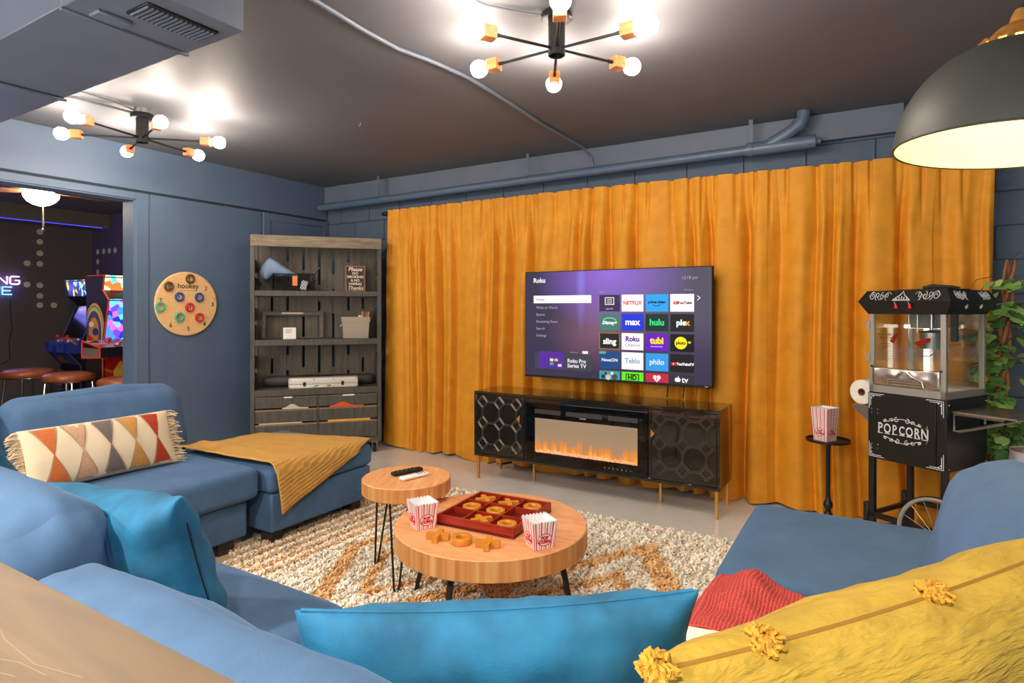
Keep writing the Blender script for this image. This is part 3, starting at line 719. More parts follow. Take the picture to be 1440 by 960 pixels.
def fcloth(u, v):
    # a limp folded cloth: a thick wedge, high at the left and running out to a point at the right
    x = -.285+.315*u; th = 2*PI*v
    top = .30-.16*max(0, (u-.28)/.72) if u > .28 else .20+.10*sin(PI/2*u/.28)
    low = .135 if u > .30 else .135-.04*sin(PI*u/.30)
    zc, hz = (top+low)/2, max(.006, (top-low)/2)*(1 if u < .97 else .4)
    ry = .062*(1-.5*u)*min(1, .25+u*6)
    q = .010*noise.noise(Vector((u*7, cos(th)*2, sin(th)*2)))
    return (x+q, ry*cos(th)-.01, zc+hz*sin(th)+q)
o = grid_mesh('folded_cloth', fcloth, 26, 24, 'bluecloth', loc=bcl(.355, .16, 1.494), rot=(0, 0, BR)); tag(o, 'pale blue cloth heaped over the left of the wire basket', 'cloth')
bm = BM(); box(bm, (-.05, -.006, 0), (.05, .006, .15), .004); tube(bm, [(-.025, -.01, .13), (-.01, -.012, .16), (.005, -.012, .13), (.02, -.012, .16), (.03, -.012, .13)], .003, 6)
o = finish('black_pouch', bm, 'blackmat', loc=bcl(.445, .17, 1.50), rot=(0, 0, BR)); o.location.z = 1.505; tag(o, 'flat black pouch with a wire loop standing in the wire basket', 'pouch')
bm = BM(); box(bm, (-.03, -.006, 0), (.03, .006, .09), .004); o = finish('grey_gadget', bm, 'steel', loc=bcl(.43, .12, 1.502), rot=(.0, .25, BR)); tag(o, 'grey metal item inside the right of the wire basket', 'item')
bm = BM(); tube(bm, [(0, 0, 0), (.03, 0, .10), (.09, 0, .19), (.115, 0, .215)], .007, 8); o = finish('selfie_stick', bm, 'vent', loc=bcl(.47, .17, 1.502), rot=(0, 0, BR)); o.name = 'stick'; tag(o, 'dark stick leaning out of the right of the wire basket', 'stick')
# framed sign
M['signwood'] = wood('sign_frame_wood', (120, 84, 58), (160, 116, 82), 4, (9, 9, 1), .6)
M['slate'] = mat('dark_slate', (64, 56, 52), .8)
M['chalk'] = mat('cream_lettering', (240, 226, 206), .8)
t = thing('sign', 'small wood framed dark sign with cream lettering on the top shelf', 'sign', bcl(.90, .20, 1.492), 0, rot=(math.radians(-6), 0, BR))
boxobj('board', (-.082, -.003, .012), (.082, .004, .236), 'slate', t)
bm = BM()
for lo, hi in (((-.093, -.008, 0), (-.079, .006, .248)), ((.079, -.008, 0), (.093, .006, .248)), ((-.079, -.008, 0), (.079, .006, .014)), ((-.079, -.008, .234), (.079, .006, .248))): box(bm, lo, hi, .001)
finish('sign_frame', bm, 'signwood', t)
bm = BM(); tube(bm, [(-.05, 0, .246), (-.03, 0, .272), (0, 0, .285), (.03, 0, .272), (.05, 0, .246)], .003, 6); finish('hanger', bm, 'signwood', t)
for s_, z, sz, sh in (('Please', .213, .052, .25), ('NO', .174, .034, 0), ('SMOKING', .141, .034, 0), ('& NO', .107, .032, 0), ('VAPING', .073, .034, 0), ('Thanks', .034, .050, .25)):
    text('sign_lettering', s_, sz, 'chalk', t, (0, -.0036, z), off=.0007, shear=sh, ext=.0004)
# big empty shadow-box frame
M['greyframe'] = wood('grey_frame_wood', (84, 76, 66), (112, 102, 90), 3, (1, 9, 9), .6)
t = thing('picture_frame', 'wide empty grey wooden frame leaning on the middle shelf', 'picture frame', bcl(.342, .255, 1.057), 0, rot=(math.radians(-5), 0, BR))
for lo, hi in (((-.27, -.012, 0), (-.235, .012, .246)), ((.235, -.012, 0), (.27, .012, .246)), ((-.27, -.013, .211), (.27, .013, .247)), ((-.27, -.012, 0), (.27, .012, .010))): boxobj('frame_rail', lo, hi, 'greyframe', t, .002)
boxobj('brass_plate', (-.10, -.016, .226), (.09, -.013, .238), mat('pale_plate', (200, 184, 150), .4, .5), t)
t = thing('card', 'small white printed card leaning in front of the empty frame', 'card', bcl(.318, .11, 1.057), 0, rot=(math.radians(-12), 0, BR))
boxobj('card_sheet', (-.055, -.001, 0), (.055, .001, .105), 'paper', t); M['grey_print'] = mat('grey_print', (150, 142, 130), .8)
for k in range(4): boxobj('printed_line', (-.035, -.0018, .085-k*.010), (.02-.008*(k % 2), -.001, .089-k*.010), 'grey_print', t)
# canvas bin
M['bin'] = mat('pale_canvas', (222, 210, 190), .9, bump=.3, bscale=220)
t = thing('canvas_bin', 'pale canvas storage bin at the right of the middle shelf', 'bin', bcl(.90, .17, 1.057), BR)
bm = BM(); b0, b1, hb = .112, .124, .195
def frust(bm, z0, z1, w0, w1, d0, d1):
    a = [bm.verts.new((sx*w0, sy*d0, z0)) for sx, sy in ((-1, -1), (1, -1), (1, 1), (-1, 1))]; b = [bm.verts.new((sx*w1, sy*d1, z1)) for sx, sy in ((-1, -1), (1, -1), (1, 1), (-1, 1))]
    for i in range(4): bm.faces.new((a[i], a[(i+1) % 4], b[(i+1) % 4], b[i]))
    return a, b
a, b = frust(bm, 0, hb, b0, b1, .085, .095); bm.faces.new(a[::-1]); bmesh.ops.solidify(bm, geom=bm.faces[:], thickness=.006); finish('bin_body', bm, 'bin', t, smooth=False)
bm = BM(); frust(bm, .150, .197, .1275, .1285, .0985, .0995); bmesh.ops.solidify(bm, geom=bm.faces[:], thickness=.003); finish('bin_cuff', bm, 'bin', t, smooth=False)
bm = BM(); tube(bm, [(-.122, -.02, .13), (-.136, -.02, .11), (-.136, .02, .11), (-.122, .02, .13)], .005, 6); finish('rope_handle', bm, 'bin', t)
M['orange'] = mat('orange_plastic', (220, 124, 62), .5)
for k, (x, an) in enumerate(((.068, .1), (.092, .18), (.112, .22))):
    bm = BM(); box(bm, (-.010, -.02, .0), (.010, .02, .10), .002); o = finish('orange_box', bm, 'orange' if k != 1 else 'signwood', loc=bcl(.90+x-.012, .17, 1.205), rot=(0, an, BR)); o.name = 'game_stick'
    tag(o, ('orange', 'brown', 'tilted orange')[k]+' stick poking out of the canvas bin, ' + ('left', 'middle', 'right')[k] + ' of three', 'stick')
bm = BM(); box(bm, (-.018, -.02, 0), (.018, .02, .07), .004); o = finish('white_packet', bm, 'paper', loc=bcl(.925, .16, 1.20), rot=(0, .3, BR)); tag(o, 'white packet corner peeking over the canvas bin rim', 'packet')
# long black bag and white aluminium case, lower shelf
M['bag'] = mat('black_nylon', (58, 56, 52), .55, bump=.3, bscale=30)
t = thing('carry_bag', 'long limp black nylon bag lying at the back of the lower shelf', 'bag', bcl(.58, .215, .614+.052), BR)
rbox('bag_body', (1.00, .12, .10), .05, 'bag', t, n=22, lump=.012, lscale=9, seed=2)
bm = BM(); tube(bm, [(-.18, -.062, .02), (-.14, -.072, .047), (-.02, -.07, .055), (.10, -.072, .045), (.16, -.062, .02)], .008, 6, flat=.4); finish('bag_strap', bm, 'blackmat', t)
t = thing('aluminium_case', 'white aluminium tool case with black latches on the lower shelf', 'case', bcl(.614, .07, .614), BR)
M['casewhite'] = mat('white_case', (222, 216, 204), .4, .1)
boxobj('case_lid', (-.30, -.055, .040), (.30, .055, .092), 'casewhite', t, .005, 2); boxobj('case_base', (-.30, -.055, .002), (.30, .055, .038), 'casewhite', t, .005, 2)
boxobj('case_trim', (-.302, -.057, .035), (.302, .057, .043), 'alu', t, .001)
for x in (-.165, .165): boxobj('latch', (x-.012, -.062, .022), (x+.012, -.054, .058), 'black', t, .002)
for x in (-.29, -.085, .085, .29):
    for z in (.012, .08): boxobj('case_rivet', (x-.004, -.058, z-.004), (x+.004, -.054, z+.004), 'black', t)
for x in (-.06, .045): boxobj('handle_mount', (x-.016, -.060, .020), (x+.016, -.054, .028), 'black', t)
bm = BM(); tube(bm, [(-.06, -.058, .022), (-.05, -.075, .014), (.035, -.075, .014), (.045, -.058, .022)], .005, 6); finish('case_handle', bm, 'casewhite', t)
# things showing through the drawer slots
M['offwhite'] = mat('off_white_cloth', (206, 190, 170), .9); M['redorange'] = mat('red_orange_cloth', (226, 84, 36), .8); M['yellow'] = mat('yellow_plastic', (236, 172, 52), .5)
def bulge(name, x, z, w, h, m, label, cat):
    bm = BM(); pts = []
    n = 16
    for k in range(n+1):
        u = k/n; hh_ = .010+(h-.010)*math.exp(-((u-.38)/.2)**2); pts.append((u, hh_))
    poly = [(-w/2, 0), (w/2, 0)] + [(-w/2+w*u, q) for u, q in pts[::-1]]
    prism(bm, poly, .08, Matrix.Translation((0, .08, 0)) @ Matrix.Rotation(PI/2, 4, 'X')); bmesh.ops.translate(bm, vec=(0, -.004, 0), verts=bm.verts[:])
    o = finish(name, bm, m, loc=bcl(x, .003, z), rot=(0, 0, BR)); tag(o, label, cat)
bulge('white_cloth', .372, .440, .22, .046, 'offwhite', 'off-white cloth bulging through the upper left drawer slot', 'cloth')
bulge('orange_cloth', .815, .440, .30, .046, 'redorange', 'red-orange cloth bulging through the upper right drawer slot', 'cloth')
o = boxobj('paper_stack', (-.18, -.002, 0), (.18, .1, .012), 'offwhite', None, .002, loc=bcl(.25, .003, .310), rot=(0, 0, BR)); tag(o, 'pale folded paper in the lower left drawer slot', 'paper')
o = boxobj('yellow_box', (-.188, -.004, 0), (.188, .1, .017), 'yellow', None, .002, loc=bcl(.837, .003, .308), rot=(0, 0, BR)); tag(o, 'flat yellow box in the lower right drawer slot', 'box')

# ================================================================== HOOKEY BOARD
M['boardwood'] = wood('pale_board_wood', (226, 178, 118), (240, 198, 140), 2., (9, 1, 14), .45, bump=.04)
M['ink'] = mat('black_ink', (38, 30, 26), .7)
t = thing('ring_toss_board', 'round pale wooden ring toss board with numbers hanging on the blue wall', 'game board', (XL+.012, 3.0, 1.374), 0, rot=(0, 0, PI/2))
# local x runs along the wall (+y), local -y... the face looks to +x
Fm = Matrix.Rotation(PI/2, 4, 'X')
bm = BM(); lathe(bm, [(0, 0), (.262, 0), (.272, .004), (.272, .014), (.266, .020), (0, .020)], 64, mx=Matrix.Rotation(PI/2, 4, 'X')); finish('disc', bm, 'boardwood', t)
Y0 = -.0206
text('board_lettering', 'hookey', .062, 'ink', t, (.008, Y0, .150), off=.001, ext=.0003)
boxobj('board_underline', (-.075, Y0-.0004, .112), (.09, Y0, .114), 'ink', t)
nums = [('1', .020, .214), ('2', .167, .136), ('3', .230, -.003), ('4', .154, -.175), ('5', .010, -.212), ('6', -.142, -.178), ('7', -.225, .028), ('8', -.152, .143)]
for s_, x, z in nums: text('board_number', s_, .052, 'ink', t, (x, Y0, z-.004), ext=.0003, off=.0006)
rings = [(.020, .214, 'dark brown', 'over the number 1 at the top'), (-.162, .143, 'dark brown', 'over the number 8 at upper left'), (-.073, .058, 'blue', 'on the left hook below the lettering'), (.101, .057, 'blue', 'on the right hook below the lettering'),
         (.015, -.031, 'red', 'on the hook at the centre'), (-.233, -.027, 'green', 'at the left rim of the board'), (-.074, -.112, 'green', 'on the lower left hook'), (.102, -.118, 'red', 'on the lower right hook')]
cols = {'dark brown': (92, 66, 44), 'blue': (36, 78, 150), 'red': (206, 40, 36), 'green': (64, 178, 140)}
for c_ in cols: M['ring_'+c_] = mat('ring_rubber', cols[c_], .5)
hooks = [(x, z) for x, z, *_ in rings] + [(.167, .165), (.240, .02), (.168, -.15)]
for k, (x, z) in enumerate(hooks):
    bm = BM(); tube(bm, [(x, -.018, z+.030), (x, -.034, z+.030), (x, -.040, z+.036), (x, -.040, z+.044)], .0028, 6); finish('hook', bm, 'brass', t)
for i, (x, z) in enumerate([(-.073, .055), (.101, .055), (.015, -.035), (-.074, -.116), (.102, -.122)]):
    text('hook_number', str((9, 10, 13, 11, 12)[i]), .034, 'ink', t, (x, Y0, z), ext=.0003, off=.0006)
for x, z, c_, where in rings:
    ro, ri = (.042, .027)
    bm = BM(); tube(bm, [(.032*cos(2*PI*k/24), -.031, .032*sin(2*PI*k/24)) for k in range(24)], .0098, 8, closed=True)
    o = finish('rubber_ring', bm, 'ring_'+c_, loc=(XL+.012, 3.0+x, 1.374+z), rot=(0, 0, PI/2)); tag(o, '%s rubber ring %s of the round board' % (c_, where) if 'board' not in where else '%s rubber ring %s' % (c_, where), 'ring', 'rings on the ring toss board')

# ================================================================== SECTIONAL SOFA (U shape, blue velvet)
sofa = thing('sectional_sofa', 'large U-shaped blue velvet sectional sofa filling the foreground', 'sofa', (-1.6, 1.0, 0))
def sp(x, y, z): return (x+1.6, y-1.0, z)
def sbase(lo, hi): boxobj('base', sp(*lo), sp(*hi), 'sofa', sofa, .018, 3)
sbase((-4.06, .42, .085), (-2.955, 2.10, .285)); sbase((-2.95, .42, .085), (-.44, 1.255, .285)); sbase((-.435, .42, .085), (.62, 2.10, .285))
for x, y in ((-3.04, 2.0), (-3.95, 2.0), (-3.95, .5), (-2.2, 1.17), (-.6, 1.17), (.5, .5), (.5, 2.0), (-.36, 2.0)):
    boxobj('foot', sp(x-.045, y-.045, 0), sp(x+.045, y+.045, .087), 'foot', sofa, .003, label='dark block foot')
def cush(name, lo, hi, r, crown=(0, 0, .012), seed=0, rot=None, lump=.006, n=16, wr=0., off=(0, 0, 0)):
    c = [(a+b)/2 for a, b in zip(lo, hi)]; s = [b-a for a, b in zip(lo, hi)]
    return rbox(name, s, r, 'sofa', sofa, loc=Vector(sp(*c))+Vector(off), rot=rot, crown=crown, seed=seed, lump=lump, n=n, wr=wr)
cush('seat_cushion', (-3.66, 1.29, .288), (-2.90, 2.145, .462), .045, seed=1, lump=.004)
cush('seat_cushion', (-3.66, .66, .288), (-2.90, 1.283, .462), .045, seed=2)
cush('seat_cushion', (-2.895, .66, .288), (-2.11, 1.30, .455), .05, seed=3)
cush('seat_cushion', (-2.105, .66, .288), (-1.33, 1.31, .452), .05, seed=4, crown=(0, 0, .02))
cush('seat_cushion', (-1.325, .66, .288), (-.45, 1.31, .452), .05, seed=5)
cush('seat_cushion', (-.445, .66, .288), (.22, 1.40, .455), .05, seed=6)
cush('seat_cushion', (-.445, 1.405, .288), (.22, 2.075, .448), .05, seed=7)
# frames behind the back cushions
for lo, hi in (((-4.07, .42, .28), (-3.93, 2.16, .70)), ((-3.92, .42, .28), (.42, .545, .775)), ((.45, .42, .28), (.60, 2.08, .72))):
    boxobj('back_frame', sp(*lo), sp(*hi), 'sofa', sofa, .03, 4)
# back cushions: left side (lean to the wall), near side (lean to the camera), right side
def back(cx, cy, cz, w, h, t, rz, tilt, seed, top=.0):
    c = rbox('back_cushion', (w, t, h), t*.42, 'sofa', sofa, loc=sp(cx, cy, cz), rot=(tilt, 0, rz), n=22, crown=(.02, .03, .025), lump=.014, seed=seed, lscale=7, wr=.006)
    return c
back(-3.80, 1.745, .622, .92, .48, .24, PI/2, math.radians(-17), 11)
back(-3.80, .835, .62, .88, .48, .25, PI/2, math.radians(-15), 12)
back(-2.86, .66, .655, .88, .50, .23, 0, math.radians(12), 13)
back(-2.00, .655, .655, .97, .50, .25, 0, math.radians(12), 14)
back(-.95, .590, .590, .97, .46, .24, 0, math.radians(12), 15)
back(.02, .600, .63, .86, .46, .24, 0, math.radians(12), 16)
back(.275, 1.625, .685, 1.0, .50, .27, -PI/2, math.radians(-14), 17)
# ottomans closing both arms of the U
def ottoman(x0, x1, y0, y1, ztop, label):
    t = thing('ottoman', label, 'ottoman', ((x0+x1)/2, (y0+y1)/2, 0), group='sofa ottomans')
    hx, hy = (x1-x0)/2, (y1-y0)/2
    boxobj('base', (-hx+.012, -hy+.012, .09), (hx-.012, hy-.012, .30), 'sofa', t, .012, 3)
    rbox('seat_cushion', (2*hx, 2*hy, ztop-.302), .042, 'sofa', t, loc=(0, 0, (ztop+.302)/2), n=16, crown=(0, 0, .006), lump=.004, seed=21)
    for sx in (-1, 1):
        for sy in (-1, 1): boxobj('foot', (sx*(hx-.11)-.045, sy*(hy-.09)-.04, 0), (sx*(hx-.11)+.045, sy*(hy-.09)+.04, .091), 'foot', t, .003, label='dark block foot')
ottoman(-3.74, -2.845, 2.165, 2.955, .445, 'blue velvet ottoman in front of the bookcase, with the knitted throw on it')
ottoman(-.475, .60, 2.12, 2.955, .450, 'blue velvet ottoman in front of the popcorn cart')

# ================================================================== PILLOWS AND THROWS
def zipper(w, h, t, pinch, ex, side):
    pass
t = thing('throw_pillow', 'teal velvet pillow with a zipped edge leaning on the near sofa back, left of centre', 'pillow', (-1.665, .855, .655), 0, 'teal velvet pillows', rot=(math.radians(90+16), math.radians(-2), math.radians(8)))
pillow('pillow_body', .50, .46, .24, 'teal', t, pinch=.08, lump=.020, seed=3, ex=.42, ls=10)
bm = BM(); tube(bm, [(.25*(1-.05*(1-v*v))+.0015, v*.2, 0) for v in [-.8+1.6*k/14 for k in range(15)]], .0018, 6); finish('zipper', bm, 'black', t)
t = thing('throw_pillow', 'teal velvet pillow seen from behind at the bottom centre, beside the yellow pillow', 'pillow', (-.555, .885, .672), 0, 'teal velvet pillows', rot=(math.radians(108), 0, math.radians(37)))
pillow('pillow_body', .66, .40, .17, 'teal', t, pinch=.04, lump=.016, seed=8, ex=.42, sag=.012, ls=10)
f_ = pillow_f(.66, .40, .17, .04, .42)
bm = BM(); tube(bm, [f_(-.97+1.94*k/30, 1, 1)+Vector((0, -.012*(1-(-.97+1.94*k/30)**2), 0)) for k in range(31)], .0035, 6); finish('piping', bm, 'teal', t)
t = thing('throw_pillow', 'teal velvet pillow almost out of frame at the far left of the sofa corner', 'pillow', (-2.80, .89, .66), 0, 'teal velvet pillows', rot=(math.radians(104), 0, 0))
pillow('pillow_body', .50, .46, .2, 'teal', t, pinch=.05, lump=.012, seed=5, ex=.42)
# patterned lumbar pillow with fringe
lp = thing('lumbar_pillow', 'long cream lumbar pillow with coloured triangles and fringed ends on the left sofa arm', 'pillow', (-3.405, 1.585, .615), 0, rot=(math.radians(90-22), math.radians(0), math.radians(90)))
LW, LH, LT = .70, .30, .15
pillow('pillow_body', LW, LH, LT, 'cream', lp, pinch=.03, lump=.006, seed=4, ex=.4)
fl = pillow_f(LW, LH, LT, .03, .4)
def motif(u0, wt, wb, c, edge):
    k = 'motif_%d%d%d' % c
    M[k] = mat('tufted_wool', c, .95, var=.15, vscale=120, bump=.6, bscale=260)
    for (poly, m_, off) in (('t', k, .0045), ('b', k, .0045), ('te', 'cord', .003), ('be', 'cord', .003)):
        bm = BM(); n = 8; g = {}
        ex = .028 if poly[-1] == 'e' else 0
        for i in range(n+1):
            for j in range(n+1):
                a = i/n; w = (1-a)*(wt+ex*1.3)
                s = 1 if poly[0] == 't' else -1
                vv = s*((.92+ex if ex else .90)*(1-a))+(.0)
                sk = -.035*s*(1-a)
                uu = u0+sk+(2*j/n-1)*(w+.004)
                p = fl(max(-.995, min(.995, uu)), max(-.99, min(.99, vv)), 1); p.z += off; g[i, j] = bm.verts.new(p)
        for i in range(n):
            for j in range(n): bm.faces.new((g[i, j], g[i+1, j], g[i+1, j+1], g[i, j+1]))
        finish('tufted_triangle' if not ex else 'cord_outline', bm, m_, lp, angle=180)
M['cord'] = mat('taupe_cord', (176, 146, 118), .95)
for u0, c in ((-.70, (206, 112, 58)), (-.35, (208, 164, 130)), (.01, (118, 108, 104)), (.36, (204, 150, 76)), (.71, (190, 62, 32))): motif(u0, .125, .125, c, 0)
rnd = random.Random(5)
for sx in (-1, 1):
    bm = BM()
    for k in range(60):
        y = -LH/2*.97+LH*.97*k/59; x = sx*(LW/2-.008); l = .045+.02*rnd.random(); a = rnd.uniform(-.8, .6)
        tube(bm, [(x, y, rnd.uniform(-.006, .006)), (x+sx*l*.5, y+a*.012, rnd.uniform(-.012, .014)), (x+sx*l, y+a*.03-.012, rnd.uniform(-.02, .022))], [.0035, .0035, .002], 4)
    finish('fringe', bm, 'cream_fringe', lp)
# big yellow lumbar pillow with tassels
M['yellowcloth'] = mat('yellow_crinkle_gauze', (180, 148, 50), .9, var=.14, vscale=2., bump=1., bscale=4.2, stretch=(4, 30, 8), sheen=.1, detail=2.)
for n_ in M['yellowcloth'].node_tree.nodes:
    if n_.type == 'BUMP': n_.inputs['Distance'].default_value = .011
yp = thing('lumbar_pillow', 'long mustard yellow crinkled lumbar pillow with tassels at lower right', 'pillow', (.035, 1.065, .722), 0, rot=(math.radians(106), math.radians(-2), math.radians(54)))
pillow('pillow_body', 1.0, .52, .26, 'yellowcloth', yp, pinch=.03, lump=.012, seed=9, ex=.42, n=44, ls=8, sag=.02)
fy = pillow_f(1.0, .52, .26, .03, .42)
M['tassel'] = mat('mustard_tassel', (196, 146, 44), .95, bump=.5, bscale=200)
bm = BM(); tube(bm, [fy(-.97+1.94*k/40, 1, 1)+Vector((0, -.02*(1-(-.97+1.94*k/40)**2)-.001, 0)) for k in range(41)], .003, 6); finish('seam', bm, mat('dark_mustard_seam', (150, 108, 30), .9), yp)
for u in (-.97, -.66, -.05, .62):
    p = fy(u, 1, 1)+Vector((0, -.02*(1-u*u), 0)); bm = BM()
    for k in range(70):
        a, b = rnd.uniform(0, 2*PI), rnd.uniform(-.4, 1.2); d = Vector((cos(a)*cos(b), .55*sin(b)+.25, sin(a)*cos(b))); L_ = rnd.uniform(.015, .025)
        side = d.cross(Vector((rnd.random(), rnd.random(), rnd.random()))).normalized()*.006
        tube(bm, [p, p+d*L_*.6+side, p+d*L_+side*.2, p+d*L_*.75-side], [.003, .0032, .003, .002], 4)
    finish('tassel', bm, 'tassel', yp)
# mustard knitted throw over the left ottoman
M['knit'] = wave_cloth('mustard_knit', (222, 168, 82), 14, 'X', bump=.8, var=.10, sheen=.15, dist=.7, second=22)
xf, zt_ = -2.838, .455
def drape(s, y):
    """flat sheet coordinate s runs to the front edge and then down"""
    r = .035; e = xf-r+.0
    if s <= e: return Vector((s, y, zt_))
    a = (s-e)/r
    if a < PI/2: return Vector((e+r*sin(a), y, zt_-r+r*cos(a)))
    return Vector((xf, y, zt_-r-(s-e-r*PI/2)))
A, B_, Cc, Dd = Vector((-3.66, 2.10)), Vector((-3.66, 2.70)), Vector((-2.875, 2.965)), Vector((-2.59, 2.215))
def throw(u, v):
    # u from the left end to the hanging tip side, v from near to far edge
    lo = A.lerp(Dd, u); hi = B_.lerp(Cc, u); q = lo.lerp(hi, v)
    q.y += .05*sin(PI*v)*(1-u)+.03*sin(PI*u)*(v-.5)
    q.x += .05*sin(PI*u)*(1-v)*0
    p = drape(q.x, q.y)
    w = .010+.012*abs(noise.noise(Vector((q.x*5, q.y*7, 3))))+.030*math.exp(-(v/.10)**2)*(1-u*.6)+.02*math.exp(-((v-.24)/.08)**2)*(1-u)
    if p.z > zt_-.03: p.z += w
    else: p.x += w*.8
    return p
o = grid_mesh('knitted_throw', throw, 60, 50, 'knit', thick=-.008, uvs=(1, 1.4)); tag(o, 'mustard knitted throw draped over the left ottoman, corner hanging down', 'throw')
# red knitted throw and white folded blanket on the right arm
M['redknit'] = wave_cloth('coral_knit', (226, 84, 78), 15, 'X', bump=.9, var=.08, sheen=.15, dist=.6, second=13)
def redt(u, v):
    x = -.455+.46*u; y = 1.60+.38*v-.05*u
    h = .028+.065*math.exp(-((u-.30)/.13)**2)*math.exp(-((v-.72)/.35)**2)+.02*sin(u*9+v*3)*.5+.016*noise.noise(Vector((u*5, v*5, 2)))
    z = .462+h*(1 if 0 < u < 1 else .3)
    if u < .08: x -= .012; z -= (.08-u)*1.2
    return (x, y+.02*sin(u*7), z)
o = grid_mesh('red_throw', redt, 50, 46, 'redknit', thick=-.008, uvs=(1, 1.3)); o.name = 'knitted_throw'; tag(o, 'coral red knitted throw bunched on the right seat behind the yellow pillow', 'throw')
o = rbox('folded_blanket', (.40, .22, .05), .02, 'paper', None, loc=(-.27, 1.50, .492), rot=(0, 0, math.radians(12)), lump=.006, seed=6); tag(o, 'folded white blanket peeking out between the red throw and yellow pillow', 'blanket')

# ================================================================== WOODEN COUNTER in the foreground
M['counter'] = wood('worn_tan_wood', (104, 87, 68), (126, 107, 84), .9, (1, 9, 9), .5, bump=.08)
t = thing('counter', 'worn tan wooden counter behind the sofa at lower left', 'counter', (-1.4, .25, 0))
boxobj('countertop', (-1.5, -.20, .862), (2.2, .19, .90), 'counter', t, .004, 2)
M['scratch'] = mat('pale_scratch', (140, 122, 98), .6)
bm = BM()
for pts in (((.30, .11), (.42, .088), (.52, .083), (.60, .10)), ((.42, .05), (.50, .075), (.56, .08)), ((.45, .04), (.53, .06)), ((.24, .165), (.27, .172))): tube(bm, [(x, y, .9003) for x, y in pts], .0008, 4, flat=.2)
finish('scratches', bm, 'scratch', t)
for x in (-1.35, 0.3, 2.05): boxobj('support', (x, -.12, 0), (x+.08, .12, .862), 'case_wood', t, .003)

# ================================================================== RUG
def rug_col(x, y):
    cream = Vector((.96, .90, .78)); tan = Vector((.84, .52, .22))
    if x < -2.56:       # ridged border along the left end
        s = .5+.5*sin(2*PI*(x+2.56)/.082)
        return cream.lerp(tan, .8 if s < .30 else .10)
    w = .03*noise.noise(Vector((x*5, y*5, 0)))
    best = 0
    for xc, yc in ((-1.08, 2.43), (-2.02, 2.43), (-.14, 2.43)):
        d = abs(x-xc)/.50+abs(y-yc)/.85+w
        if .80 < d < 1.0 or .40 < d < .53: best = 1
        if .80 < d < 1.08 and x > xc and y > yc: best = 1
    if best: return cream.lerp(tan, .92)
    s = .5+.5*sin(2*PI*x/.075); n = noise.noise(Vector((x*9, y*4, 4)))
    return cream.lerp(tan, .55 if s < .16 and n > -.05 else .0)
RX0, RX1, RY0, RY1 = -3.06, -.30, 1.02, 3.56
rug = thing('area_rug', 'shaggy cream rug with tan diamond lines under the coffee table', 'rug', ((RX0+RX1)/2, (RY0+RY1)/2, 0))
rcx, rcy = (RX0+RX1)/2, (RY0+RY1)/2
M['rugback'] = mat('rug_backing', (190, 164, 124), .95)
boxobj('backing', (RX0-rcx, RY0-rcy, .001), (RX1-rcx, RY1-rcy, .010), 'rugback', rug)
def shag():
    rng = np.random.default_rng(4); st = .0125
    V = []; F = []; Cc_ = []
    y = RY0
    while y < RY1:
        x = RX0
        while x < RX1:
            px, py = x+rng.uniform(-.5, .5)*st, y+rng.uniform(-.5, .5)*st
            x += st
            if px < -2.9 and py < 2.0 or py < 1.12 or px > -.55 and py < 2.1: continue
            c = rug_col(px, py); s = .5+.5*sin(2*PI*px/(.075 if px > -2.56 else .082))
            hgt = .011+.013*s**.5
            for b in range(2):
                a = rng.uniform(0, 2*PI); le = rng.uniform(.2, .95)*.020; w = rng.uniform(.0045, .0075)
                dx, dy = cos(a)*le, sin(a)*le; nx, ny = -sin(a)*w, cos(a)*w
                h = hgt*rng.uniform(.75, 1.25); k = len(V); ox, oy = px-rcx+rng.uniform(-.004, .004), py-rcy+rng.uniform(-.004, .004)
                V += [(ox-nx, oy-ny, .008), (ox+nx, oy+ny, .008), (ox+dx*.5+nx*1.1, oy+dy*.5+ny*1.1, .008+h*.75), (ox+dx*.5-nx*1.1, oy+dy*.5-ny*1.1, .008+h*.75), (ox+dx*1.3, oy+dy*1.3, .008+h)]
                F += [(k, k+1, k+2, k+3), (k+3, k+2, k+4)]
                j = rng.uniform(.86, 1.1); Cc_ += [(min(1, c[0]*j), min(1, c[1]*j), min(1, c[2]*j), 1)]*5
        y += st
    me = bpy.data.meshes.new('pile'); me.from_pydata(V, [], F)
    at = me.color_attributes.new('Col', 'FLOAT_COLOR', 'POINT'); at.data.foreach_set('color', np.array(Cc_, dtype=np.float32).ravel())
    m, t_, b = new_mat('shag_pile'); vc = nd(t_, 'ShaderNodeVertexColor', layer_name='Col'); t_.links.new(vc.outputs[0], b.inputs['Base Color']); b.inputs['Roughness'].default_value = .95; b.inputs['Specular IOR Level'].default_value = .1
    M['pile'] = m
    o = link('pile', me, 'pile', rug); o['kind'] = 'stuff'
shag()

# ================================================================== COFFEE TABLE AND SIDE TABLE
M['logtop'] = wood('orange_wood_top', (206, 138, 86), (238, 178, 124), 2.6, (1.2, 8, 8), .42, bump=.12, dark=(178, 108, 62))
def logside():
    m, t_, b = new_mat('wood_edge_grain'); L = t_.links.new
    tc = t_.nodes.new('ShaderNodeTexCoord'); mp = t_.nodes.new('ShaderNodeMapping'); mp.inputs['Scale'].default_value = (34, 34, .8); L(tc.outputs['Object'], mp.inputs['Vector'])
    n = nd(t_, 'ShaderNodeTexNoise', i_Scale=1., i_Detail=3.); L(mp.outputs[0], n.inputs['Vector'])
    r = ramp(t_, [(.25, lin((176, 108, 52))), (.5, lin((208, 144, 82))), (.75, lin((228, 176, 116)))]); L(n.outputs['Fac'], r.inputs['Fac']); L(r.outputs[0], b.inputs['Base Color']); b.inputs['Roughness'].default_value = .5
    return m
M['logside'] = logside()
M['leg'] = mat('dark_steel_leg', (44, 42, 40), .45, .5)
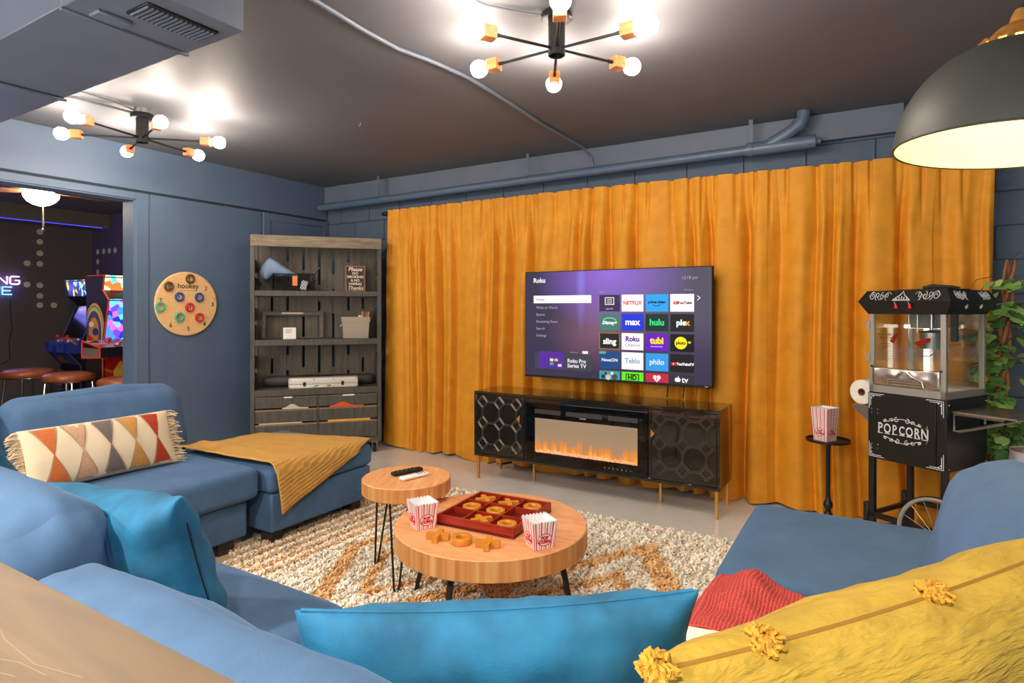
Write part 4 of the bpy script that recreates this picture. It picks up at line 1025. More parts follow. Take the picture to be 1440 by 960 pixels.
def log_table(name, x, y, r, zt, th, label, cat, rz):
    t = thing(name, label, cat, (x, y, 0), rz, 'nested round wooden tables')
    bm = BM(); lathe(bm, [(0, zt-.002), (r-.004, zt-.002), (r, zt-.006), (r, zt-th+.004), (r-.004, zt-th), (0, zt-th)], 96)
    for f in bm.faces:
        c = f.calc_center_median(); f.material_index = 0 if c.z > zt-.0045 or c.z < zt-th+.003 else 1
    finish('tabletop', bm, ['logtop', 'logside'], t, angle=30)
    return t
ct = log_table('coffee_table', -1.449, 2.234, .42, .40, .088, 'low round wooden coffee table with the tic-tac-toe tray on it', 'table', math.radians(5))
for k in range(4):
    a = PI/2*k; bm = BM()
    tube(bm, [(.325*cos(a), .325*sin(a), .312), (.36*cos(a), .36*sin(a), .16), (.398*cos(a), .398*sin(a), .012)], [.014, .012, .010], 8)
    box(bm, (.27*cos(a)-.03, .27*sin(a)-.03, .307), (.33*cos(a)+.02, .33*sin(a)+.02, .3125))
    finish('leg', bm, 'leg', ct)
st = log_table('side_table', -2.0, 2.31, .218, .50, .072, 'small round wooden side table with hairpin legs and two remotes on it', 'table', math.radians(-62))
for k in range(3):
    a = 2*PI/3*k; bm = BM()
    for s in (-.5, .5):
        tube(bm, [(.155*cos(a)-s*.09*sin(a), .155*sin(a)+s*.09*cos(a), .43), (.208*cos(a)-s*.022*sin(a), .208*sin(a)+s*.022*cos(a), .024)], .0055, 8)
    tube(bm, [(.208*cos(a)-s*.022*sin(a), .208*sin(a)+s*.022*cos(a), .024-.008*cos(s*PI)) for s in (-.5, -.25, 0, .25, .5)], .0055, 8)
    finish('leg', bm, 'leg', st, label='black hairpin leg')
# remotes
t = thing('remote_control', 'black television remote on the small side table', 'remote control', (-2.035, 2.355, .498), math.radians(72))
boxobj('remote_body', (-.085, -.021, .002), (.085, .021, .020), 'blackmat', t, .008, 3)
for k in range(10): boxobj('button', (-.06+.024*(k % 5)-.004, -.010+.02*(k//5)-.004, .0195), (-.06+.024*(k % 5)+.006, -.010+.02*(k//5)+.004, .022), 'vent', t, .001)
t = thing('remote_control', 'white remote in front of the black one on the small side table', 'remote control', (-1.95, 2.31, .498), math.radians(75))
boxobj('remote_body', (-.078, -.020, .002), (.078, .020, .018), 'white', t, .007, 3)
for k in range(6): boxobj('button', (.02+.018*(k % 3)-.004, -.008+.016*(k//3)-.004, .0175), (.02+.018*(k % 3)+.004, -.008+.016*(k//3)+.004, .020), 'vent', t, .001)
# tic-tac-toe tray
M['redwood'] = wood('red_stained_wood', (126, 26, 16), (166, 46, 28), 3, (1, 8, 8), .3, bump=.05)
M['redfloor'] = wood('dark_red_floor', (86, 14, 12), (112, 24, 18), 3, (1, 8, 8), .4, bump=.05)
M['goldwood'] = mat('gold_stained_wood', (206, 132, 40), .32, var=.14, vscale=20, coat=.3)
bw_ = .376; ang = math.radians(3.4)
tt = thing('game_tray', 'red wooden tic-tac-toe tray on the coffee table', 'game', (-1.4535, 2.278, .399), ang)
H_ = .044
bm = BM(); box(bm, (-bw_/2, -bw_/2, 0), (bw_/2, bw_/2, .012)); finish('tray_floor', bm, 'redfloor', tt, smooth=False)
for lo, hi in (((-bw_/2, -bw_/2, 0), (bw_/2, -bw_/2+.010, H_)), ((-bw_/2, bw_/2-.010, 0), (bw_/2, bw_/2, H_)), ((-bw_/2, -bw_/2+.01, 0), (-bw_/2+.010, bw_/2-.01, H_)), ((bw_/2-.010, -bw_/2+.01, 0), (bw_/2, bw_/2-.01, H_))): boxobj('tray_side', lo, hi, 'redwood', tt, .0012)
for s in (-1, 1):
    boxobj('divider', (s*bw_/6-.003, -bw_/2+.01, .012), (s*bw_/6+.003, bw_/2-.01, H_-.002), 'redwood', tt, .0008)
    boxobj('divider', (-bw_/2+.01, s*bw_/6-.003, .012), (bw_/2-.01, s*bw_/6+.003, H_-.0025), 'redwood', tt, .0008)
def xpiece():
    bm = BM(); k, w = .048, .0115
    poly = [(k, -w), (k, w), (w, w), (w, k), (-w, k), (-w, w), (-k, w), (-k, -w), (-w, -w), (-w, -k), (w, -k), (w, -w)]
    prism(bm, poly, .026); bmesh.ops.bevel(bm, geom=bm.edges[:], offset=.0012, segments=1, affect='EDGES'); me = bpy.data.meshes.new('cross'); bmesh.ops.recalc_face_normals(bm, faces=bm.faces[:]); bm.to_mesh(me); bm.free(); return me
def opiece():
    bm = BM(); bm2 = [(.022, .001), (.022, .025), (.023, .026), (.041, .026), (.042, .025), (.042, .001), (.041, 0), (.023, 0), (.022, .001)]
    n = 40; R = [[bm.verts.new((r*cos(2*PI*k/n), r*sin(2*PI*k/n), z)) for k in range(n)] for r, z in bm2[:-1]]
    for i in range(len(R)):
        a, b = R[i], R[(i+1) % len(R)]
        for k in range(n): bm.faces.new((a[k], a[(k+1) % n], b[(k+1) % n], b[k]))
    for f in bm.faces: f.smooth = True
    for e in bm.edges:
        if e.calc_face_angle(0) > .5: e.smooth = False
    bmesh.ops.recalc_face_normals(bm, faces=bm.faces[:]); me = bpy.data.meshes.new('nought'); bm.to_mesh(me); bm.free(); return me
XM, OM = xpiece(), opiece()
rowsn = ('far', 'middle', 'near'); coln = ('left', 'middle', 'right')
def piece(kind, x, y, z, rz, label):
    o = link('nought_piece' if kind == 'O' else 'cross_piece', OM if kind == 'O' else XM, 'goldwood', None, (x, y, z), (0, 0, rz)); tag(o, label, 'game piece', 'tic-tac-toe pieces')
for r_, row in enumerate(('XXO', 'OO.', '.XO')):
    for c_, k in enumerate(row):
        if k == '.': continue
        v = Matrix.Rotation(ang, 3, 'Z') @ Vector(((c_-1)*bw_/3*.99, (1-r_)*bw_/3*.99, 0))
        piece(k, -1.4535+v.x, 2.278+v.y, .399+.0125, ang+math.radians(45+8*(r_-c_)), 'gold wooden %s in the %s row, %s cell of the red tray' % ('O' if k == 'O' else 'X', rowsn[r_], coln[c_]))
piece('X', -1.520, 1.948, .399, math.radians(20), 'gold wooden X lying loose before the tray, left of the loose O')
piece('O', -1.415, 1.966, .399, 0, 'gold wooden O lying loose on the table between two loose X pieces')
piece('X', -1.303, 1.985, .399, math.radians(25), 'gold wooden X lying loose before the tray, right of the loose O')
# popcorn boxes
M['boxwhite'] = mat('box_white', (244, 236, 234), .5); M['boxred'] = mat('box_red', (206, 24, 40), .5); M['boxpink'] = mat('box_pink', (236, 150, 160), .5); M['boxin'] = mat('box_inside', (236, 236, 240), .6)
def popbox(name, w0, w1, h, parent=None, scal=7, nested=0):
    """tapered open carton with a scalloped rim; every stripe is its own strip of card"""
    bm = BM(); N = 21; t = .0012
    def stripe(k):
        m = k % 5
        return 1 if m == 2 else (2 if m == 0 else 0)
    for s in range(4):
        R = Matrix.Rotation(PI/2*s, 4, 'Z')
        for inner in (0, 1):
            cols_ = []
            for k in range(N*2+1):
                u = k/(N*2)*2-1; col = []
                for j in range(4):
                    q = j/3; zt = h if j < 3 else h
                    z = h*q
                    if j == 3: z = h-.006+.008*abs(sin(PI*(u+1)/2*scal))
                    w = w0+(w1-w0)*q-inner*t
                    col.append(bm.verts.new(R @ Vector((u*w, -w, z))))
                cols_.append(col)
            for k in range(N*2):
                for j in range(3):
                    f = bm.faces.new((cols_[k][j], cols_[k+1][j], cols_[k+1][j+1], cols_[k][j+1])); f.material_index = 3 if inner else stripe((k//2))
    box(bm, (-w0, -w0, 0), (w0, w0, .001), mi=0)
    me_o = None
    bmesh.ops.remove_doubles(bm, verts=bm.verts[:], dist=1e-6)
    me = bpy.data.meshes.new('carton'); bm.to_mesh(me); bm.free()
    return link('carton', me, ['boxwhite', 'boxred', 'boxpink', 'boxin'], parent)
def popcorn_box(x, y, z, rz, label, w0=.041, w1=.054, h=.110):
    t = thing('popcorn_box', label, 'popcorn box', (x, y, z), rz, 'striped popcorn boxes'); popbox('carton', w0, w1, h, t)
    til = math.atan2(w1-w0, h)
    for s in range(2):
        R = Matrix.Rotation(PI/2*s*-1, 4, 'Z'); zc = h*.36; w = w0+(w1-w0)*.36
        bm = BM(); lathe(bm, [(0, 0), (.031, 0), (.031, .0008), (0, .0008)], 28); 
        bmesh.ops.transform(bm, matrix=R @ Matrix.Translation((0, -w-.0006, zc)) @ Matrix.Rotation(PI/2+til, 4, 'X') @ Matrix.Diagonal((1, .78, 1, 1)), verts=bm.verts[:]); e = finish('oval_badge', bm, 'boxwhite', t, smooth=False)
        bm = BM(); tube(bm, [(.030*cos(2*PI*k/28), .0235*sin(2*PI*k/28), .001) for k in range(28)], .0017, 4, closed=True)
        bmesh.ops.transform(bm, matrix=R @ Matrix.Translation((0, -w-.0006, zc)) @ Matrix.Rotation(PI/2+til, 4, 'X'), verts=bm.verts[:]); finish('badge_ring', bm, 'boxred', e)
        for s_, dz in (('POP', .007), ('CORN', -.008)):
            me = text_mesh(s_, .017, ext=.0004, off=.0013); me.transform(R @ Matrix.Translation((0, -w-.0018, zc)) @ Matrix.Rotation(PI/2+til, 4, 'X') @ Matrix.Translation((0, dz, 0))); link('badge_lettering', me, 'boxred', e)
    return t
popcorn_box(-1.668, 2.03, .399, math.radians(62), 'red and white striped popcorn box on the left of the coffee table')
popcorn_box(-1.135, 2.100, .399, math.radians(54), 'red and white striped popcorn box at the right front corner of the game tray')

# ================================================================== CHANDELIERS
def chandelier(loc, rz, label, drop=.02, R=.43):
    t = thing('chandelier', label, 'ceiling light', loc, rz, 'six-arm ceiling lights')
    zb = -.185-drop
    bm = BM(); lathe(bm, [(0, -drop), (.066, -drop), (.068, -drop-.004), (.068, -drop-.026), (.064, -drop-.03), (0, -drop-.03)], 32); finish('canopy', bm, 'black', t)
    bm = BM(); lathe(bm, [(0, -drop-.028), (.037, -drop-.028), (.037, zb), (.030, zb), (.029, zb+.02), (0, zb+.02)], 28); finish('hub', bm, 'black', t)
    za = zb+.030
    for k in range(6):
        a = PI/3*k; Rm = Matrix.Rotation(a, 4, 'Z')
        bm = BM(); tube(bm, [(.030, 0, za), (R-.135, 0, za)], .0065, 8); tube(bm, [(R-.150, 0, za), (R-.125, 0, za)], .0085, 8); bmesh.ops.transform(bm, matrix=Rm, verts=bm.verts[:])
        arm = finish('arm', bm, 'black', t)
        bm = BM(); box(bm, (R-.128, -.026, za-.026), (R-.068, .026, za+.026), .002); bmesh.ops.transform(bm, matrix=Rm, verts=bm.verts[:]); finish('wood_block', bm, 'cubewood', t)
        bm = BM(); lathe(bm, [(0, 0), (.014, 0), (.015, .010), (.023, .020), (.034, .033), (.0395, .051), (.038, .068), (.029, .084), (.014, .092), (0, .094)], 20, mx=Rm @ Matrix.Translation((R-.069, 0, za)) @ Matrix.Rotation(PI/2, 4, 'Y'))
        finish('globe_bulb', bm, 'bulb', t)
    return t
c1 = chandelier((-1.196, 2.372, ZC), math.radians(-1.3), 'black six-arm ceiling light with wooden blocks and globe bulbs, the nearer one at top centre', drop=.004)
c2 = chandelier((-4.08, 2.13, ZC), math.radians(44), 'black six-arm ceiling light with wooden blocks and globe bulbs, the farther one beside the duct', drop=.035, R=.475)
bm = BM(); lathe(bm, [(0, -.0005), (.05, -.0005), (.05, -.034), (0, -.034)], 10); finish('junction_box', bm, 'steel', c2)
M['wiring'] = mat('grey_wire', (92, 92, 96), .5)
bm = BM(); tube(bm, [(-4.12, 2.10, 2.60), (-4.16, 1.98, 2.612), (-4.2, 1.80, 2.62), (-4.3, 1.62, 2.62), (-4.36, 1.4, 2.622)], .008, 6); tube(bm, [(-4.09, 2.08, 2.61), (-4.06, 1.95, 2.618), (-4.05, 1.75, 2.622), (-4.0, 1.45, 2.623)], .006, 6)
o = finish('lamp_wiring', bm, 'wiring'); tag(o, 'grey cable pair running along the ceiling to the farther six-arm light', 'cable')
bm = BM(); tube(bm, [(-1.25, 2.33, 2.615), (-1.30, 2.30, 2.62), (-1.42, 2.15, 2.622), (-1.5, 1.9, 2.622)], .006, 6)
o = finish('lamp_wiring', bm, 'wiring'); tag(o, 'dark cable on the ceiling feeding the nearer six-arm light', 'cable')

# ================================================================== PENDANT DOME
M['domeout'] = mat('black_enamel', (66, 68, 62), .5); M['domein'] = mat('cream_enamel', (246, 226, 170), .5)
PR = .305
pd = thing('pendant_lamp', 'big black dome pendant lamp with a cream inside and brass top at upper right', 'pendant lamp', (.352, 2.345, 1.824), 0, rot=(math.radians(-1.0), math.radians(4.0), 0))
def dome(r, h, n=18, a1=PI/2*.80): return [(r*cos(a1*k/n)**.85, h*sin(a1*k/n)) for k in range(n+1)]
po, pi_ = dome(PR, .312), dome(PR-.006, .308)
bm = BM(); lathe(bm, po, 72); bmesh.ops.delete(bm, geom=[f for f in bm.faces if len(f.verts) > 4], context='FACES'); finish('shade', bm, 'domeout', pd)
bm = BM(); lathe(bm, pi_, 72); bmesh.ops.delete(bm, geom=[f for f in bm.faces if len(f.verts) > 4], context='FACES'); bm2 = bm; finish('shade_lining', bm, 'domein', pd)
bm = BM(); tube(bm, [(PR*cos(2*PI*k/72), PR*sin(2*PI*k/72), 0) for k in range(72)], .0035, 6, closed=True); finish('rim', bm, 'domeout', pd)
rt, ztop = po[-1]
for k in range(16):
    a0, a1 = 2*PI*(k+.28)/16, 2*PI*(k+1)/16
    bm = BM(); tube(bm, [(rt*.99*cos(2*PI*(k+.14)/16), rt*.99*sin(2*PI*(k+.14)/16), ztop-.004), (rt*.82*cos(2*PI*(k+.14)/16), rt*.82*sin(2*PI*(k+.14)/16), ztop+.020)], .010, 6); finish('vent_rib', bm, 'brass', pd)
bm = BM(); lathe(bm, [(.06, ztop+.052), (rt*.80, ztop+.022), (rt*.84, ztop+.016), (rt*.84, ztop+.012), (.05, ztop+.030)], 40); finish('brass_cap', bm, 'brass', pd)
bm = BM(); lathe(bm, [(0, ztop+.12), (.018, ztop+.115), (.026, ztop+.095), (.030, ztop+.075), (.055, ztop+.060), (.065, ztop+.050), (0, ztop+.045)], 28); finish('socket_cup', bm, 'brass', pd)
bm = BM(); tube(bm, [(0, 0, ztop+.11), (.056, 0, ZC-1.824)], .005, 8); finish('cord', bm, 'blackmat', pd)
bm = BM(); sphere(bm, (0, 0, .20), .045, 20, 14); lathe(bm, [(.02, .235), (.02, .30), (0, .30)], 14); M['pbulb'] = emis('pendant_bulb', (255, 238, 200), 40.); finish('bulb', bm, 'pbulb', pd)

pd_fill = dup(pd, loc=(1.30, 2.75, 1.824), label='added unseen black dome pendant lamp, fill light over the right end of the sofa'); pd_fill.rotation_euler = (0, 0, 0)  # copy of the pendant added out of view to brighten the right side

# ================================================================== POPCORN CART
CR = math.atan2(-.508, .861)
pc = thing('popcorn_cart', 'black popcorn cart with a glass cabinet and spoked wheels in front of the curtain', 'popcorn cart', (-.032, 3.888, 0), CR)
CWd, CDp = .392, .40
M['cartblack'] = mat('cart_black_paint', (26, 25, 24), .34)
M['cartwhite'] = mat('white_line_print', (222, 222, 220), .6)
M['pane'] = glass('cabinet_glass', (250, 252, 250), .10)
for x in (0, CWd-.03):
    for y in (0, CDp-.03):
        boxobj('leg', (x, y, .03 if y else .10), (x+.03, y+.03, .52), 'cartblack', pc, .002)
boxobj('front_foot_bracket', (-.028, -.002, .0), (-.002, .03, .26), 'cartblack', pc, .003); boxobj('front_foot_bracket', (CWd+.002, -.002, .0), (CWd+.026, .03, .26), 'cartblack', pc, .003); boxobj('rear_foot_bracket', (-.03, CDp-.03, .0), (-.002, CDp, .27), 'cartblack', pc, .003)
for lo, hi in (((0, 0, .185), (CWd, .02, .215)), ((0, CDp-.02, .205), (CWd, CDp, .235)), ((0, .02, .19), (.02, CDp-.02, .215)), ((CWd-.02, .02, .19), (CWd, CDp-.02, .215))): boxobj('stretcher', lo, hi, 'cartblack', pc, .002)
boxobj('stretcher', (0, .0, .10), (CWd, .015, .125), 'cartblack', pc, .002)
# cupboard
bm = BM(); box(bm, (0, .004, .512), (CWd, CDp, .876), .003); finish('cupboard', bm, 'cartblack', pc)
dr = boxobj('cupboard_door', (.002, -.006, .518), (.345, .003, .872), 'cartblack', pc, .002); boxobj('front_stile', (.347, -.004, .516), (CWd, .004, .876), 'cartblack', pc, .002)
boxobj('door_groove', (.333, -.0072, .545), (.337, -.0060, .828), 'blackmat', dr)
for z in (.775, .583):
    h = boxobj('hinge', (.020, -.009, z-.014), (.064, -.006, z+.014), 'black', dr, .001)
    for x in (.026, .058):
        for zz in (z-.010, z+.010):
            bm = BM(); sphere(bm, (x, -.010, zz), .0035, 8, 6); finish('rivet', bm, 'steel', h)
Yd = -.0072
# printed ornaments: the word and scrolls (thin raised white lines)
for k, ch in enumerate('POPCORN'):
    x = .182+(k-3)*.0375; sz = .070-.010*(1-abs(k-3)/3)
    text('lettering', ch, sz*1.05, 'cartwhite', dr, (x, Yd, .687+.0015*0), off=.0012, ext=.0004, sx=.68)
    boxobj('letter_serif', (x-.014, Yd-.0004, .687-sz*.36-.003), (x+.014, Yd+.0004, .687-sz*.36+.001), 'cartwhite', dr)
bm = BM(); tube(bm, [(.300, Yd, .715), (.306, Yd, .735), (.308, Yd, .70), (.306, Yd, .655), (.300, Yd, .640)], .003, 4, flat=.3); finish('lettering_tail', bm, 'cartwhite', dr)
def spiral(bm, cx, cz, r, a0, turns, r2=.15, s=1, y=Yd, w=.0022, mx=None):
    pts = []
    for k in range(22):
        q = k/21; a = a0+s*turns*2*PI*q; rr = r*(1-(1-r2)*q); pts.append((cx+rr*cos(a), y, cz+rr*sin(a)))
    if mx is not None: pts = [mx @ Vector(p) for p in pts]
    tube(bm, pts, [w*(1-.4*k/21) for k in range(22)], 4)
for sgn, z in ((1, .738), (-1, .632)):
    bm = BM()
    for sx in (-1, 1):
        spiral(bm, .182+sx*.026, z+sgn*.004, .014, PI/2 if sx > 0 else PI/2, 1.2, s=-sx*sgn)
        spiral(bm, .182+sx*.052, z-sgn*.001, .011, 0 if sx > 0 else PI, 1.1, s=sx*sgn)
        spiral(bm, .182+sx*.086, z-sgn*.004, .008, 0 if sx > 0 else PI, 1.2, s=-sx*sgn)
        tube(bm, [(.182+sx*q*.095, Yd, z+sgn*(.013*cos(q*PI*.9)-.002)) for q in [i/12 for i in range(13)]], .0018, 4)
    finish('scroll_ornament', bm, 'cartwhite', dr)
def corner(par, x, z, sx, sz, y):
    bm = BM()
    for a, b in ((0, .080), (.008, .064)):
        box(bm, (min(x+sx*a, x+sx*b) if a < b else 0, y, min(z+sz*a, z+sz*a+.003)), (max(x+sx*a, x+sx*b), y+.0008, max(z+sz*a, z+sz*a+.003))); box(bm, (x+sx*a-.0015, y, min(z+sz*a, z+sz*b)), (x+sx*a+.0015, y+.0008, max(z+sz*a, z+sz*b)))
    for k in range(2): box(bm, (x+sx*(.012+.010*k)-.003, y, z+sz*(.012+.010*(1-k))-.003), (x+sx*(.012+.010*k)+.003, y+.0008, z+sz*(.012+.010*(1-k))+.003))
    finish('corner_ornament', bm, 'cartwhite', par, smooth=False)
corner(dr, .010, .866, 1, -1, Yd); corner(dr, .010, .524, 1, 1, Yd); corner(pc, .380, .868, -1, -1, -.0062); corner(pc, .380, .524, -1, 1, -.0062)
for z in (.53, .85): 
    bm = BM(); sphere(bm, (CWd+.002, .018, z), .004, 8, 6); sphere(bm, (CWd+.002, CDp-.02, z), .004, 8, 6); finish('side_rivet', bm, 'steel', pc)
# glass cabinet
zg0, zg1 = .876, 1.306
bm = BM()
for x in (.004, CWd-.030):
    for y in (.002, CDp-.022): box(bm, (x, y, zg0), (x+.026, y+.020, zg1), .002)
box(bm, (.004, .002, zg0), (CWd-.004, .022, zg0+.042), .002); box(bm, (.004, CDp-.022, zg0), (CWd-.004, CDp-.002, zg0+.035), .002); box(bm, (.004, .02, zg0), (.024, CDp-.02, zg0+.035), .002); box(bm, (CWd-.024, .02, zg0), (CWd-.004, CDp-.02, zg0+.035), .002)
finish('cabinet_frame', bm, 'alu', pc)
boxobj('cabinet_floor', (.02, .02, zg0+.004), (CWd-.02, CDp-.02, zg0+.020), 'paper', pc)
for nm, lo, hi in (('front_pane', (.030, .006, 1.012), (CWd-.030, .009, zg1)), ('side_pane', (CWd-.010, .022, zg0+.034), (CWd-.007, CDp-.022, zg1)), ('side_pane', (.007, .022, zg0+.034), (.010, CDp-.022, zg1)), ('back_pane', (.030, CDp-.010, zg0+.034), (CWd-.030, CDp-.007, zg1))): boxobj(nm, lo, hi, 'pane', pc)
for z in (1.243, 1.068): boxobj('door_hinge', (-.008, -.006, z-.022), (.012, .010, z+.022), 'alu', pc, .002)
# crumpled metal flap with embossed crest
M['flap'] = mat('satin_metal_flap', (196, 182, 170), .26, metal=.9, bump=.04, bscale=12)
def flapf(u, v):
    x = .030+(CWd-.060)*u; z = .920+.096*v
    return (x, -.004-.006*sin(PI*v)-.006*noise.noise(Vector((x*14, z*16, 1)))*(.3+sin(PI*v)), z)
fo = grid_mesh('lower_flap', flapf, 30, 12, 'flap', pc, thick=.002)
bm = BM(); tube(bm, [(.115, -.016, .928), (.115, -.018, .953), (.155, -.018, .962), (.165, -.018, .985), (.185, -.018, 1.002), (.215, -.018, 1.000), (.235, -.018, .978), (.285, -.018, .960), (.292, -.016, .928)], .003, 6)
tube(bm, [(.165, -.018, .978), (.180, -.018, .992), (.20, -.018, .985), (.22, -.018, .990)], .0025, 5); tube(bm, [(.128, -.017, .944), (.28, -.017, .944)], .0022, 5); tube(bm, [(.124, -.016, .931), (.284, -.016, .931)], .0022, 5)
finish('embossed_crest', bm, 'steel', fo)
for x in (.022, CWd-.024):
    bm = BM(); sphere(bm, (x, -.004, 1.018), .006, 10, 8); finish('flap_pivot', bm, 'black', pc)
# caution print on the glass
M['brownprint'] = mat('brown_print', (96, 62, 22), .8)
for s_, z, sz in (('CAUTION', 1.176, .019), ('POPCORN', 1.193, .016)): text('caution_lettering', s_, sz, 'brownprint', pc, (.088, .0052, z), off=.0004, ext=.0002)
bm = BM(); P_ = [(.048, 1.055), (.130, 1.055), (.130, 1.165), (.048, 1.165)]
tube(bm, [(x, .0055, z) for x, z in P_], .0007, 4, closed=True)
for k in range(7): tube(bm, [(.054, .0055, 1.066+.013*k), (.124, .0055, 1.066+.013*k)], .0007, 4)
tube(bm, [(.062, .0055, 1.204), (.078, .0055, 1.21), (.088, .0055, 1.222), (.098, .0055, 1.21), (.114, .0055, 1.204)], .0009, 4); finish('caution_lines', bm, 'brownprint', pc)
# kettle, rods and red handles inside
M['redgrip'] = mat('red_grip', (214, 30, 34), .4); M['cream_light'] = emis('cabinet_tube_light', (255, 246, 228), 2.2)
bm = BM(); lathe(bm, [(.040, 0), (.052, .004), (.056, .09), (.052, .092), (.050, .012), (0, .010)], 28, c=(.222, .20, 1.115)); lathe(bm, [(0, .012), (.04, .006), (.058, 0), (0, 0)], 24, c=(.222, .20, 1.208)); finish('kettle', bm, 'steel', pc)
bm = BM(); tube(bm, [(.222, .20, 1.21), (.222, .20, zg1)], .008, 8); tube(bm, [(.105, .20, 1.30), (.105, .20, 1.18), (.13, .19, 1.11), (.18, .18, 1.075), (.225, .18, 1.08), (.25, .18, 1.10)], .003, 6); tube(bm, [(.15, .20, 1.30), (.15, .20, 1.20)], .004, 6); finish('kettle_rods', bm, 'steel', pc)
boxobj('motor_box', (.10, .22, 1.225), (.235, .33, zg1), 'alu', pc, .004); boxobj('hanger_plate', (CWd-.08, .20, 1.16), (CWd-.05, .22, zg1), 'vent', pc, .002)
bm = BM(); tube(bm, [(.093, .10, 1.196), (.084, .08, 1.150)], [.009, .012], 8); finish('red_handle', bm, 'redgrip', pc)
bm = BM(); tube(bm, [(.300, .02, 1.172), (.225, .06, 1.150)], [.011, .013], 8); finish('red_handle', bm, 'redgrip', pc)
bm = BM(); tube(bm, [(.225, .06, 1.150), (.222, .16, 1.15)], .004, 6); finish('handle_rod', bm, 'steel', pc)
bm = BM(); tube(bm, [(.03, .30, 1.232), (.24, .30, 1.232)], .010, 8); finish('tube_light', bm, 'cream_light', pc)
boxobj('warming_tube', (.095, .37, .93), (.122, .375, 1.225), 'cream_light', pc)
# roof: sides slope out then in
def roof():
    bm = BM(); L_ = [(.0, 1.304), (.036, 1.372), (.004, 1.43)]; rr = []
    for e, z in L_: rr.append([bm.verts.new(p) for p in ((-e, -e, z), (CWd+e, -e, z), (CWd+e, CDp+e, z), (-e, CDp+e, z))])
    for a, b in zip(rr, rr[1:]):
        for k in range(4): bm.faces.new((a[k], a[(k+1) % 4], b[(k+1) % 4], b[k]))
    bm.faces.new(rr[0][::-1]); bm.faces.new(rr[-1]); return bm
rf = finish('roof', roof(), 'cartblack', pc, smooth=False)
bm = BM(); box(bm, (.11, .08, 1.43), (.36, .30, 1.437), .001); finish('roof_tray', bm, 'black', rf)
bm = BM(); tube(bm, [(.20, .16, 1.444), (.24, .17, 1.452), (.33, .19, 1.446), (.36, .20, 1.442)], [.012, .018, .012, .004], 12, flat=.7); finish('scoop', bm, 'vent', rf)
def slopepoint(face, a, q, upper=True):
    """a along the face, q 0..1 up the slope"""
    e0, z0, e1, z1 = (.036, 1.372, .004, 1.43) if upper else (0, 1.304, .036, 1.372)
    e = e0+(e1-e0)*q+.0015; z = z0+(z1-z0)*q
    return Vector((a, -e, z)) if face == 'f' else Vector((CWd+e, a, z))
def scroll(face, a0, a1, flip):
    bm = BM(); L_ = a1-a0
    f = lambda u, q: slopepoint(face, a0+L_*(u if not flip else 1-u), q)
    for cu, cq, r, s, tn in ((.16, .50, .14, 1, 1.3), (.38, .52, .11, -1, 1.2), (.60, .48, .09, 1, 1.2), (.82, .50, .08, -1, 1.1)):
        pts = []
        for k in range(20):
            q = k/19; an = PI*.5*s+s*tn*2*PI*q; rr = 1-.8*q; pts.append(f(cu+r*rr*cos(an), cq+.40*rr*sin(an)))
        tube(bm, pts, .0018, 4)
    tube(bm, [f(u, .5+.34*sin(u*9)) for u in [i/20 for i in range(21)]], .0014, 4)
    finish('scroll_ornament', bm, 'cartwhite', rf)
scroll('f', .020, .135, False); scroll('f', .255, .375, True); scroll('s', .035, .150, False); scroll('s', .27, .375, True)
bm = BM(); top = [(-.044, .08), (-.03, .3), (-.018, .45), (-.008, .62), (0, .92), (.008, .62), (.018, .45), (.03, .3), (.044, .08)]
tube(bm, [slopepoint('f', .192+x, q) for x, q in top], .0026, 4); tube(bm, [slopepoint('f', .192+x, .10) for x in (-.044, 0, .044)], .003, 4)
for x in (-.026, -.012, 0, .012, .026): tube(bm, [slopepoint('f', .192+x, .12), slopepoint('f', .192+x, .44-abs(x)*6)], .003, 4)
finish('crest_ornament', bm, 'cartwhite', rf)
for x in (.163, .232):
    p = slopepoint('f', x, .62, False); bm = BM(); tube(bm, [slopepoint('f', x-.003, .92, False)+Vector((0, -.002, .004)), p+Vector((0, -.006, 0))], .003, 6); finish('switch_stem', bm, 'steel', rf)
    bm = BM(); tube(bm, [p+Vector((0, -.006, .012)), p+Vector((.004, -.008, -.012))], [.006, .010], 8); finish('red_switch', bm, 'redgrip', rf)
for a in (.14, .285):
    bm = BM(); c = slopepoint('s', a, .6, False)
    for k in range(3):
        an = PI/3*k+.3; d = Vector((.25*sin(an)*.012, cos(an)*.014, sin(an)*.012)); tube(bm, [c-d, c+d], .0024, 4)
    finish('star_mark', bm, 'cartwhite', rf)
# side shelves: the right one open, the left one half folded with the paper roll
def shelf(side):
    bm = BM(); s = 1 if side == 'r' else -1; x0 = CWd+.002 if s > 0 else -.002
    box(bm, (min(x0, x0+s*.27), .04, .812), (max(x0, x0+s*.27), CDp-.03, .822), .002); p = finish('side_shelf', bm, 'flap' if s > 0 else 'steel', pc)
    for y in (.05, CDp-.045):
        bm = BM(); tube(bm, [(x0+s*.006, y, .806), (x0+s*.006, y, .722), (x0+s*.03, y, .722), (x0+s*.215, y, .792), (x0+s*.215, y, .806)], .007, 4, closed=True); finish('shelf_bracket', bm, 'steel', p, smooth=False)
    bm = BM(); tube(bm, [(x0+s*.002, .20, .72), (x0+s*.24, .20, .806)], .007, 6); finish('shelf_strut', bm, 'cartblack', p)
shelf('r')
bm = BM(); box(bm, (-.13, .05, .775), (-.002, .30, .785), .002); p = finish('side_shelf', bm, 'steel', pc)
for y in (.06, .29):
    bm = BM(); prism(bm, [(0, 0), (0, -.09), (-.014, -.09), (-.125, -.006), (-.125, 0)], .004, Matrix.Translation((-.003, y, .775)) @ Matrix.Rotation(PI/2, 4, 'X')); finish('shelf_bracket', bm, 'steel', p, smooth=False)
